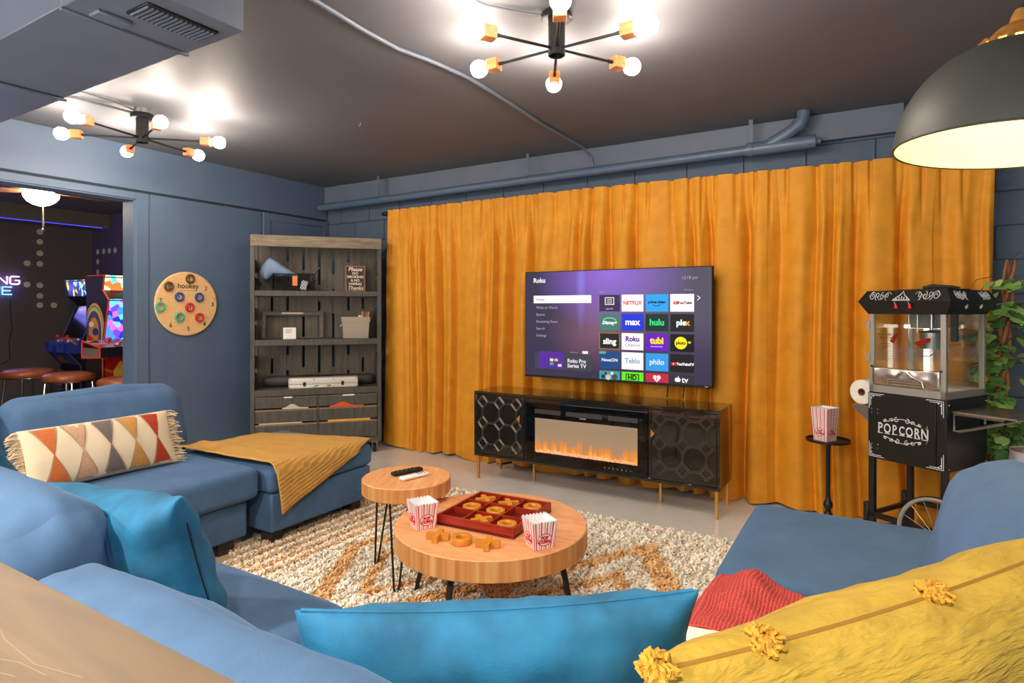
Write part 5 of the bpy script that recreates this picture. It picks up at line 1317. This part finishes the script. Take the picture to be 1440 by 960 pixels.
# spoked wheels
M['tyre'] = mat('grey_tyre', (150, 146, 138), .6)
def wheel(x, y, r=.185):
    R = Matrix.Translation((x, y, r+.012)) @ Matrix.Rotation(PI/2, 4, 'X')
    bm = BM(); tube(bm, [(r*cos(2*PI*k/48), r*sin(2*PI*k/48), 0) for k in range(48)], .011, 10, closed=True); bmesh.ops.transform(bm, matrix=R, verts=bm.verts[:]); w = finish('wheel_rim', bm, 'tyre', pc)
    bm = BM(); tube(bm, [((r+.006)*cos(2*PI*k/48), (r+.006)*sin(2*PI*k/48), 0) for k in range(48)], .008, 8, closed=True); bmesh.ops.transform(bm, matrix=R, verts=bm.verts[:]); finish('tyre', bm, 'blackmat', w)
    bm = BM(); lathe(bm, [(0, -.025), (.018, -.025), (.02, -.01), (.02, .01), (.018, .025), (0, .025)], 16); bmesh.ops.transform(bm, matrix=R, verts=bm.verts[:]); finish('hub', bm, 'steel', w)
    for k in range(16):
        a = 2*PI*k/16; bm = BM(); tube(bm, [(.015*cos(a+.4), .015*sin(a+.4), .008*(-1)**k), (r*cos(a), r*sin(a), 0)], .0016, 4); bmesh.ops.transform(bm, matrix=R, verts=bm.verts[:]); finish('spoke', bm, 'steel', w)
wheel(.372, -.040); wheel(.372, CDp+.040)
bm = BM(); tube(bm, [(.372, -.04, .197), (.372, CDp+.04, .197)], .008, 8); finish('axle', bm, 'steel', pc)
def crl(x, y, z):
    v = Matrix.Rotation(CR, 3, 'Z') @ Vector((x, y, z)); return (v.x-.032, v.y+3.888, z)
# paper roll on the folded left shelf
M['card'] = mat('cardboard_tube', (150, 104, 66), .85)
pt = thing('paper_roll', 'white paper towel roll lying on the left shelf of the popcorn cart', 'paper roll', crl(-.075, .06, .787), CR)
bm = BM(); Rl = Matrix.Translation((0, .0, .071)) @ Matrix.Rotation(-PI/2, 4, 'X')
lathe(bm, [(.021, 0), (.066, 0), (.070, .004), (.070, .216), (.066, .22), (.021, .22)], 40, mx=Rl); bmesh.ops.delete(bm, geom=[f for f in bm.faces if len(f.verts) > 4], context='FACES'); finish('roll', bm, 'paper', pt)
bm = BM(); lathe(bm, [(.0215, -.001), (.0215, .221), (.018, .221), (.018, -.001), (.0215, -.001)], 24, mx=Rl); bmesh.ops.delete(bm, geom=[f for f in bm.faces if len(f.verts) > 4], context='FACES'); finish('core', bm, 'card', pt)

# ================================================================== STAND WITH POPCORN BOXES
sd_ = thing('drink_stand', 'slim black pedestal stand with a round top beside the popcorn cart', 'stand', (-.245, 4.150, 0))
bm = BM(); lathe(bm, [(0, .524), (.116, .524), (.124, .528), (.124, .540), (.119, .540), (.118, .531), (0, .531)], 48); finish('tray_top', bm, 'black', sd_)
bm = BM(); lathe(bm, [(0, .525), (.03, .525), (.016, .50), (.0125, .48), (.0125, .20), (.016, .17), (.026, .15), (.028, .135), (.018, .115), (.016, .10), (.024, .085), (.02, .07), (.02, .02), (0, .02)], 20); finish('pole', bm, 'black', sd_)
bm = BM(); lathe(bm, [(0, .03), (.02, .03), (.06, .018), (.10, .010), (.115, .002), (.115, 0), (0, 0)], 40); finish('base', bm, 'black', sd_)
ps = popcorn_box(-.262, 4.145, .5315, math.radians(58), 'red and white stack of nested popcorn boxes on the pedestal stand', .044, .053, .150)
for k in range(5):
    o = popbox('carton', .0535+.0004*k, .0546+.0004*k, .013, ps); o.location = (0, 0, .140+.012*k)
# ================================================================== TREE AND BIN
tree = thing('ficus_tree', 'artificial ficus tree with glossy green leaves behind the popcorn cart', 'plant', (.625, 4.245, 0))
M['trunk'] = wood('twisted_trunk', (120, 70, 38), (196, 122, 72), 6, (3, 3, 1), .7, bump=.4)
M['twig'] = mat('brown_twig', (104, 78, 56), .8)
rnd = random.Random(11)
bm = BM()
for ph in (0, 2.1, 4.2): tube(bm, [(.022*cos(z*9+ph)-.06+.05*z, .022*sin(z*9+ph), .22+z) for z in [i*.06 for i in range(24)]], [.016-.0004*i for i in range(24)], 7)
finish('trunk', bm, 'trunk', tree)
bm = BM(); lathe(bm, [(0, 0), (.08, 0), (.10, .22), (.103, .24), (.093, .24), (.09, .21), (0, .21)], 28); finish('pot', bm, 'blackmat', tree)
def leafmesh():
    bm = BM(); n = 6; L_ = []
    for k in range(n+1):
        u = k/n; w = .50*sin(PI*u**.8)*(1-.25*u); z = -.18*u*u
        L_.append([bm.verts.new((u, -w, z+.10*w)), bm.verts.new((u, 0, z)), bm.verts.new((u, w, z+.10*w))] if 0 < k < n else [bm.verts.new((u, 0, z))])
    for a, b in zip(L_, L_[1:]):
        if len(a) == 1: bm.faces.new((a[0], b[0], b[1])); bm.faces.new((a[0], b[1], b[2]))
        elif len(b) == 1: bm.faces.new((a[0], a[1], b[0])); bm.faces.new((a[1], a[2], b[0]))
        else: bm.faces.new((a[0], b[0], b[1], a[1])); bm.faces.new((a[1], b[1], b[2], a[2]))
    for f in bm.faces: f.smooth = True
    me = bpy.data.meshes.new('leaf'); bm.to_mesh(me); bm.free(); return me
LMs = []
for k, c in enumerate(((134, 178, 88), (104, 152, 74), (166, 200, 120), (84, 128, 68))):
    me = leafmesh(); me.materials.append(mat('leaf_green', c, .4, var=.2, vscale=4)); LMs.append(me)
tw = BM(); nl = 0
for i in range(62):
    zr = rnd.uniform(.50, 1.34); a = rnd.uniform(0, 2*PI); L_ = rnd.uniform(.10, .30)
    if i < 44: a = -PI/2+rnd.uniform(-1.35, 1.15); L_ = rnd.uniform(.06, .22)
    if i > 56: zr = rnd.uniform(1.38, 1.52); a = -PI*.7+rnd.uniform(-.6, .8)
    b0 = Vector((-.06+.05*(zr-.22), 0, zr)); d = Vector((cos(a), sin(a)*.6, rnd.uniform(-.1, .55)))
    e = b0+d*L_
    if e.y > .24: e.y = .24
    mid = (b0+e)/2+Vector((0, 0, .04)); pts = [b0, mid, e, e+(e-mid)*.35-Vector((0, 0, .03))]
    tube(tw, pts, [.004, .003, .002, .001], 5)
    for q in range(5):
        if nl >= 295: break
        t_ = .35+.65*q/4; p = pts[1].lerp(pts[2], (t_-.35)/.45) if t_ < .8 else pts[2].lerp(pts[3], (t_-.8)/.2)
        o = bpy.data.objects.new('leaf', LMs[rnd.randrange(4)]); C.objects.link(o); o.parent = tree; o.location = p
        s = rnd.uniform(.062, .094); o.scale = (s, s, s)
        o.rotation_euler = (rnd.uniform(-.7, .7), rnd.uniform(-.25, .7), a+rnd.uniform(-1.3, 1.3)); nl += 1
finish('twigs', tw, 'twig', tree)
bin_ = thing('waste_bin', 'taupe waste bin with a white liner below the ficus leaves at the right edge', 'bin', (.74, 4.02, 0))
M['binbody'] = mat('taupe_bin', (176, 150, 138), .6); M['liner'] = mat('white_liner', (226, 208, 222), .5)
bm = BM(); lathe(bm, [(0, 0), (.11, 0), (.135, .60), (.13, .60), (.106, .01), (0, .01)], 32); finish('bin_body', bm, 'binbody', bin_)
def lin_f(u, v):
    a = 2*PI*u; r = .139+.006*sin(a*9)*v+.004*v
    return (r*cos(a), r*sin(a), .606-.09*v*(1+.25*sin(a*5)))
grid_mesh('liner', lin_f, 60, 6, 'liner', bin_)

# ================================================================== ARCADE ROOM CONTENTS
M['cabblack'] = mat('arcade_black', (24, 22, 26), .45); M['crt'] = mat('dark_glass_screen', (16, 16, 20), .12)
def sidemat(name, pal, scale):
    """abstract painted cabinet art"""
    m, t_, b = new_mat(name); L = t_.links.new
    tc = t_.nodes.new('ShaderNodeTexCoord'); n = nd(t_, 'ShaderNodeTexVoronoi', i_Scale=scale); L(tc.outputs['Object'], n.inputs['Vector'])
    sp_ = t_.nodes.new('ShaderNodeSeparateColor'); L(n.outputs['Color'], sp_.inputs[0])
    r = ramp(t_, [(i/len(pal), lin(c)) for i, c in enumerate(pal)]); r.color_ramp.interpolation = 'CONSTANT'; L(sp_.outputs[0], r.inputs['Fac']); L(r.outputs[0], b.inputs['Base Color']); b.inputs['Roughness'].default_value = .5
    return m
def glow(name, pal, scale, s):
    m = sidemat(name, pal, scale); t_ = m.node_tree; b = t_.nodes['Principled BSDF']; src = b.inputs['Base Color'].links[0].from_socket
    t_.links.new(src, b.inputs['Emission Color']); b.inputs['Emission Strength'].default_value = s; return m
M['marq1'] = glow('marquee_dark_art', [(40, 44, 110), (60, 60, 150), (36, 36, 80), (200, 180, 70), (120, 190, 170)], 16, .9)
M['marq2'] = glow('marquee_bright_art', [(240, 90, 40), (250, 210, 90), (120, 230, 210), (250, 240, 160), (70, 190, 220)], 14, 1.3)
M['scr2'] = glow('game_screen_art', [(40, 40, 150), (90, 60, 190), (60, 120, 230), (200, 90, 190), (90, 190, 220)], 18, .9)
M['deck1'] = sidemat('control_deck_art', [(40, 60, 150), (60, 90, 190), (190, 110, 50), (40, 60, 150)], 12)
M['deck2'] = sidemat('control_deck_art', [(190, 50, 60), (220, 120, 130), (230, 210, 200), (60, 60, 120)], 16)
M['front1'] = mat('black_front', (18, 18, 20), .5)
M['front2'] = sidemat('fiery_front_art', [(214, 40, 28), (236, 120, 30), (200, 20, 24), (246, 190, 60)], 9)
M['redtrim'] = mat('red_edge_moulding', (226, 62, 54), .5); M['bluetrim'] = mat('blue_edge_moulding', (70, 86, 140), .5)
PROF1 = [(.20, 0), (.20, .70), (.07, .86), (.07, .945), (.22, 1.0), (.36, 1.36), (.26, 1.46), (.24, 1.64), (.62, 1.64), (.62, 0)]
PROF2 = [(.38, 0), (.38, .86), (.05, .89), (.05, .965), (.36, 1.02), (.27, 1.41), (.38, 1.50), (.35, 1.64), (.68, 1.64), (.68, 0)]
def arcade(label, loc, rz, w, sidem, trim, marq, scr, deck, front, deckw, PROF):
    t = thing('arcade_cabinet', label, 'arcade machine', loc, rz, 'arcade cabinets')
    for s in (-1, 1):
        bm = BM(); prism(bm, PROF, .018, Matrix.Translation((s*w/2-.009, 0, 0)) @ Matrix.Rotation(PI/2, 4, 'Z') @ Matrix.Rotation(PI/2, 4, 'X')); p = finish('side_panel', bm, sidem, t, smooth=False)
        bm = BM(); tube(bm, [(s*w/2, y, z) for y, z in PROF[:9]], .009, 6); finish('edge_moulding', bm, trim, p)
    hw = w/2-.010; P = PROF
    def slab(name, a, b, m, th=.012, e=.008):
        (y0, z0), (y1, z1) = a, b; d = Vector((0, y1-y0, z1-z0)); n = Vector((0, d.z, -d.y)).normalized()*th; bm = BM(); off = n.normalized()*e
        q = [bm.verts.new(Vector(p)+off) for p in ((-hw, y0, z0), (hw, y0, z0), (hw, y1, z1), (-hw, y1, z1))]; r = [bm.verts.new(v.co+n) for v in q]
        bm.faces.new(q); bm.faces.new(r[::-1])
        for k in range(4): bm.faces.new((q[k], r[k], r[(k+1) % 4], q[(k+1) % 4]))
        return finish(name, bm, m, t, smooth=False)
    slab('lower_front', P[0], P[1], front); slab('under_deck', P[1], P[2], deck)
    slab('screen', P[4], P[5], scr); slab('speaker_panel', P[5], P[6], 'cabblack'); slab('marquee', P[6], P[7], marq)
    slab('cabinet_top', P[7], P[8], 'cabblack'); slab('cabinet_back', P[8], P[9], 'cabblack')
    y0 = P[2][0]-.012; y1 = P[4][0]; z1 = P[3][1]+.004; z2 = P[4][1]
    bm = BM(); poly = [(y0, P[2][1]-.01), (y0, z1), (y1, z2), (y1, P[2][1]-.03)]
    prism(bm, poly, deckw, Matrix.Translation((-deckw/2, 0, 0)) @ Matrix.Rotation(PI/2, 4, 'Z') @ Matrix.Rotation(PI/2, 4, 'X')); dk = finish('control_deck', bm, deck if deckw < .6 else 'cabblack', t, smooth=False)
    def on(x, q): return Vector((x, y0+(y1-y0)*q, z1+(z2-z1)*q+.001))
    if deckw > .6:
        bm = BM(); q_ = [bm.verts.new(p) for p in (on(-deckw/2, .0), on(deckw/2, .0), on(deckw/2, 1), on(-deckw/2, 1))]; bm.faces.new(q_); r_ = bmesh.ops.solidify(bm, geom=bm.faces[:], thickness=.003); finish('deck_overlay', bm, deck, dk, smooth=False)
    for x in (-.11, .11) if deckw < .6 else (-.36, -.08, .25):
        p = on(x, .45); bm = BM(); tube(bm, [p, p+Vector((0, -.008, .035))], .006, 6); sphere(bm, p+Vector((0, -.010, .045)), .019, 12, 8); finish('joystick', bm, 'redgrip', dk)
        for k in range(4):
            p = on(x+.050+.030*k, .30+.12*k); bm = BM(); lathe(bm, [(0, .014), (.011, .014), (.013, .006), (.013, 0), (0, 0)], 12, c=p); finish('button', bm, ('white', 'yellow', 'redgrip', 'white')[k], dk)
    boxobj('coin_door', (-.11, P[0][0]-.024, .22), (.11, P[0][0]-.008, .56), 'blackmat', t, .002)
    return t, dk
BZ = .085
a1, dk = arcade('black arcade cabinet with a dark screen and blue control deck, left of the two', (-7.63, 3.02, .009), 0, .47, 'cabblack', 'bluetrim', 'marq1', 'crt', 'deck1', 'front1', .49, PROF1)
M['neonpink'] = mat('pink_print', (196, 92, 110), .6)
bm = BM()    # printed maze lines on the lower front
for pts in (((-.17, .60), (-.02, .60), (-.02, .52), (.03, .52), (.03, .40), (-.19, .40)), ((-.19, .56), (-.12, .56), (-.12, .49), (-.07, .49)), ((-.10, .60), (-.10, .53)), ((-.19, .44), (-.06, .44), (-.06, .47))): tube(bm, [(x, .137, z+.04) for x, z in pts], .004, 4)
for x in (.08, .12, .16):
    for z in (.54, .47, .40): box(bm, (x-.006, .134, z+.03), (x+.006, .140, z+.05))
finish('printed_maze', bm, 'neonpink', a1, smooth=False)
M['sideart'] = mat('arcade_side_black', (40, 34, 34), .5)
a2, dk = arcade('arcade cabinet with round side art, red edging and a bright marquee beside the doorway', (-5.97, 3.27, .009), PI/2, .64, 'sideart', 'redtrim', 'marq2', 'scr2', 'deck2', 'front2', 1.0, PROF2)
a1.scale = (1, 1, 1)
# round art on its near side (local -x faces the camera side)
for k, (r, c) in enumerate(((.24, (226, 150, 50)), (.222, (60, 150, 140)), (.205, (210, 190, 90)), (.175, (80, 70, 130)), (.12, (220, 140, 60)))):
    bm = BM(); x = -.32-.0095-.0012*(k+1); pts = []
    for i in range(40):
        a = 2*PI*i/40; y, z = .52+r*.80*cos(a), 1.10+r*1.15*sin(a)
        pts.append((min(.66, max(y, .36-.09*max(0, min(1, (z-1.)/.41))+.014)), max(z, .90)))
    prism(bm, pts, .001, Matrix.Translation((x, 0, 0)) @ Matrix.Rotation(PI/2, 4, 'Z') @ Matrix.Rotation(PI/2, 4, 'X')); finish('side_art', bm, mat('side_art_paint', c, .5), a2, smooth=False)
for y, z, sz, c in ((.56, 1.17, .045, 'white'), (.48, 1.10, .06, 'deck1'), (.58, 1.03, .045, 'redgrip'), (.50, .97, .045, 'redtrim')):
    bm = BM(); lathe(bm, [(0, 0), (sz, 0), (sz, .001), (0, .001)], 20, mx=Matrix.Translation((-.3385, y, z)) @ Matrix.Rotation(-PI/2, 4, 'Y') @ Matrix.Diagonal((.6, 1, 1, 1))); finish('side_art', bm, c, a2, smooth=False)
boxobj('deck_end_plate', (-.504, .052, .872), (-.499, .35, .960), mat('worn_brown_panel', (128, 108, 98), .6), dk)
bm = BM(); tube(bm, [(-.504, .036, .878), (-.504, .036, .97), (-.504, .36, 1.02), (-.504, .36, .862)], .009, 6, closed=True); finish('deck_moulding', bm, 'redtrim', dk)
# stools
M['tan'] = mat('tan_leather', (158, 84, 44), .38, var=.12, vscale=8, coat=.2)
M['chrome'] = mat('chrome', (200, 196, 190), .2, metal=1.)
def stool(x, y, h, rz, label):
    t = thing('bar_stool', label, 'stool', (x, y, .008), rz, 'tan leather bar stools')
    bm = BM(); lathe(bm, [(0, h), (.12, h), (.18, h-.006), (.205, h-.022), (.212, h-.045), (.205, h-.068), (.19, h-.078), (0, h-.078)], 40); finish('seat', bm, 'tan', t)
    bm = BM(); tube(bm, [(.20*cos(2*PI*k/40), .20*sin(2*PI*k/40), h-.080) for k in range(40)], .006, 6, closed=True); finish('seat_ring', bm, 'chrome', t)
    for k in range(4):
        a = PI/4+PI/2*k; bm = BM(); tube(bm, [(.175*cos(a), .175*sin(a), h-.075), (.235*cos(a), .235*sin(a), 0)], .009, 8); finish('leg', bm, 'chrome', t)
    bm = BM(); tube(bm, [(.215*cos(2*PI*k/40), .215*sin(2*PI*k/40), .24) for k in range(40)], .007, 6, closed=True); finish('foot_ring', bm, 'chrome', t)
stool(-7.055, 2.61, .74, .2, 'tan leather bar stool, leftmost of the three in the arcade room')
stool(-6.40, 2.69, .735, .5, 'tan leather bar stool in the middle of three, before the dark cabinet')
stool(-5.66, 2.81, .725, .1, 'tan leather bar stool half hidden by the doorway, rightmost of three')
# neon sign: outlined letters as glass tubes
M['neon_white'] = emis('neon_violet', (232, 180, 255), 2.6); M['neon_blue'] = emis('neon_blue', (90, 160, 255), 2.6); M['clear'] = glass('acrylic_backing', (250, 250, 255), .06)
ns = thing('neon_sign', 'glowing blue and violet neon lettering on the far arcade wall', 'neon sign', (XF+.03, 2.725, 1.62), 0, rot=(0, 0, PI/2))
G = {'G': [(1, 1), (.15, 1), (0, .85), (0, .15), (.15, 0), (.85, 0), (1, .15), (1, .5), (.55, .5)], 'A': [(0, 0), (0, .8), (.2, 1), (.8, 1), (1, .8), (1, 0)], 'M': [(0, 0), (0, 1), (.5, .45), (1, 1), (1, 0)], 'I': [(.5, 0), (.5, 1)], 'N': [(0, 0), (0, 1), (1, 0), (1, 1)],
     'Z': [(0, 1), (1, 1), (0, 0), (1, 0)], 'O': [(.15, 0), (.85, 0), (1, .15), (1, .85), (.85, 1), (.15, 1), (0, .85), (0, .15), (.15, 0)], 'E': [(1, 1), (0, 1), (0, 0), (1, 0)]}
def neon(word, xr, z, h, w, gap, m):
    x = xr
    for ch in word[::-1]:
        ww = w*(.25 if ch == 'I' else 1); x -= ww
        for s in ([G[ch]]+([[(0, .5), (.85, .5)]] if ch == 'E' else [])+([[(0, .4), (1, .4)]] if ch == 'A' else [])):
            bm = BM(); tube(bm, [(x+(px if ch != 'I' else .5)*ww, -.012, z+pz*h) for px, pz in s], .0068, 6); finish('neon_tube', bm, m, ns)
        x -= gap
neon('GAMING', .362, -.005, .088, .088, .028, 'neon_white'); neon('ZONE', .290, -.125, .085, .088, .028, 'neon_blue')
boxobj('acrylic_backing', (-.36, -.004, -.17), (.40, .0, .14), 'clear', ns)
ld = bpy.data.lights.new('neon_glow', 'AREA'); ld.shape = 'RECTANGLE'; ld.size = .7; ld.size_y = .25; ld.energy = 1.2; ld.color = (.25, .2, 1.)
lo = bpy.data.objects.new('neon_glow', ld); C.objects.link(lo); lo.parent = ns; lo.location = (.05, -.003, -.05); lo.rotation_euler = (-PI/2, 0, 0)
bm = BM(); tube(bm, [(XF+.01, 3.01, 1.43), (XF+.01, 3.015, 1.25), (XF+.01, 3.03, 1.1), (XF+.01, 3.0, .95), (XF+.01, 3.01, .75), (XF+.01, 2.95, .70), (XF+.01, 2.8, .69)], .004, 6)
o = finish('power_cord', bm, 'blackmat'); tag(o, 'thin dark power cord hanging down the far arcade wall', 'cord')
# violet light strip under the soffit
M['led'] = emis('violet_led_strip', (70, 66, 230), .8)
o = boxobj('light_strip', (XF+.405, -1.1, 2.322), (XF+.418, 3.8, 2.330), 'led'); tag(o, 'blue violet light strip along the soffit of the arcade room', 'light strip')
# ceiling fan with a bowl light
fan = thing('ceiling_fan', 'ceiling fan with a glowing white bowl light and wooden blades in the arcade room', 'ceiling fan', (-6.15, 2.373, 2.5))
bm = BM(); lathe(bm, [(0, 0), (.07, 0), (.065, -.03), (.02, -.035), (.02, -.07), (.09, -.10), (.095, -.165), (.07, -.18), (0, -.186)], 28); finish('motor', bm, 'steel', fan)
M['bowl'] = emis('lit_glass_bowl', (255, 232, 200), 26.)
bm = BM(); lathe(bm, [(.128, -.190), (.124, -.212), (.102, -.245), (.062, -.270), (.025, -.284), (0, -.286)], 36); lathe(bm, [(0, -.187), (.128, -.190), (0, -.193)], 36); finish('light_bowl', bm, 'bowl', fan)
M['blade'] = wood('fan_blade_wood', (120, 76, 48), (168, 116, 80), 2, (1, 8, 8), .5)
for k in range(5):
    a = math.radians(92)+2*PI*k/5; bm = BM(); prism(bm, [(.10, -.02), (.20, -.05), (.52, -.07), (.56, -.05), (.56, .05), (.52, .07), (.20, .05), (.10, .02)], .007, Matrix.Rotation(a, 4, 'Z') @ Matrix.Translation((0, 0, -.168)) @ Matrix.Rotation(.18, 4, 'X')); finish('blade', bm, 'blade', fan, smooth=False)
bm = BM(); tube(bm, [(.03, 0, -.25), (.03, 0, -.48)], .0045, 6); sphere(bm, (.03, 0, -.49), .012, 8, 6); tube(bm, [(-.02, .02, -.25), (-.0, .02, -.46)], .003, 6); finish('pull_chain', bm, 'alu', fan)
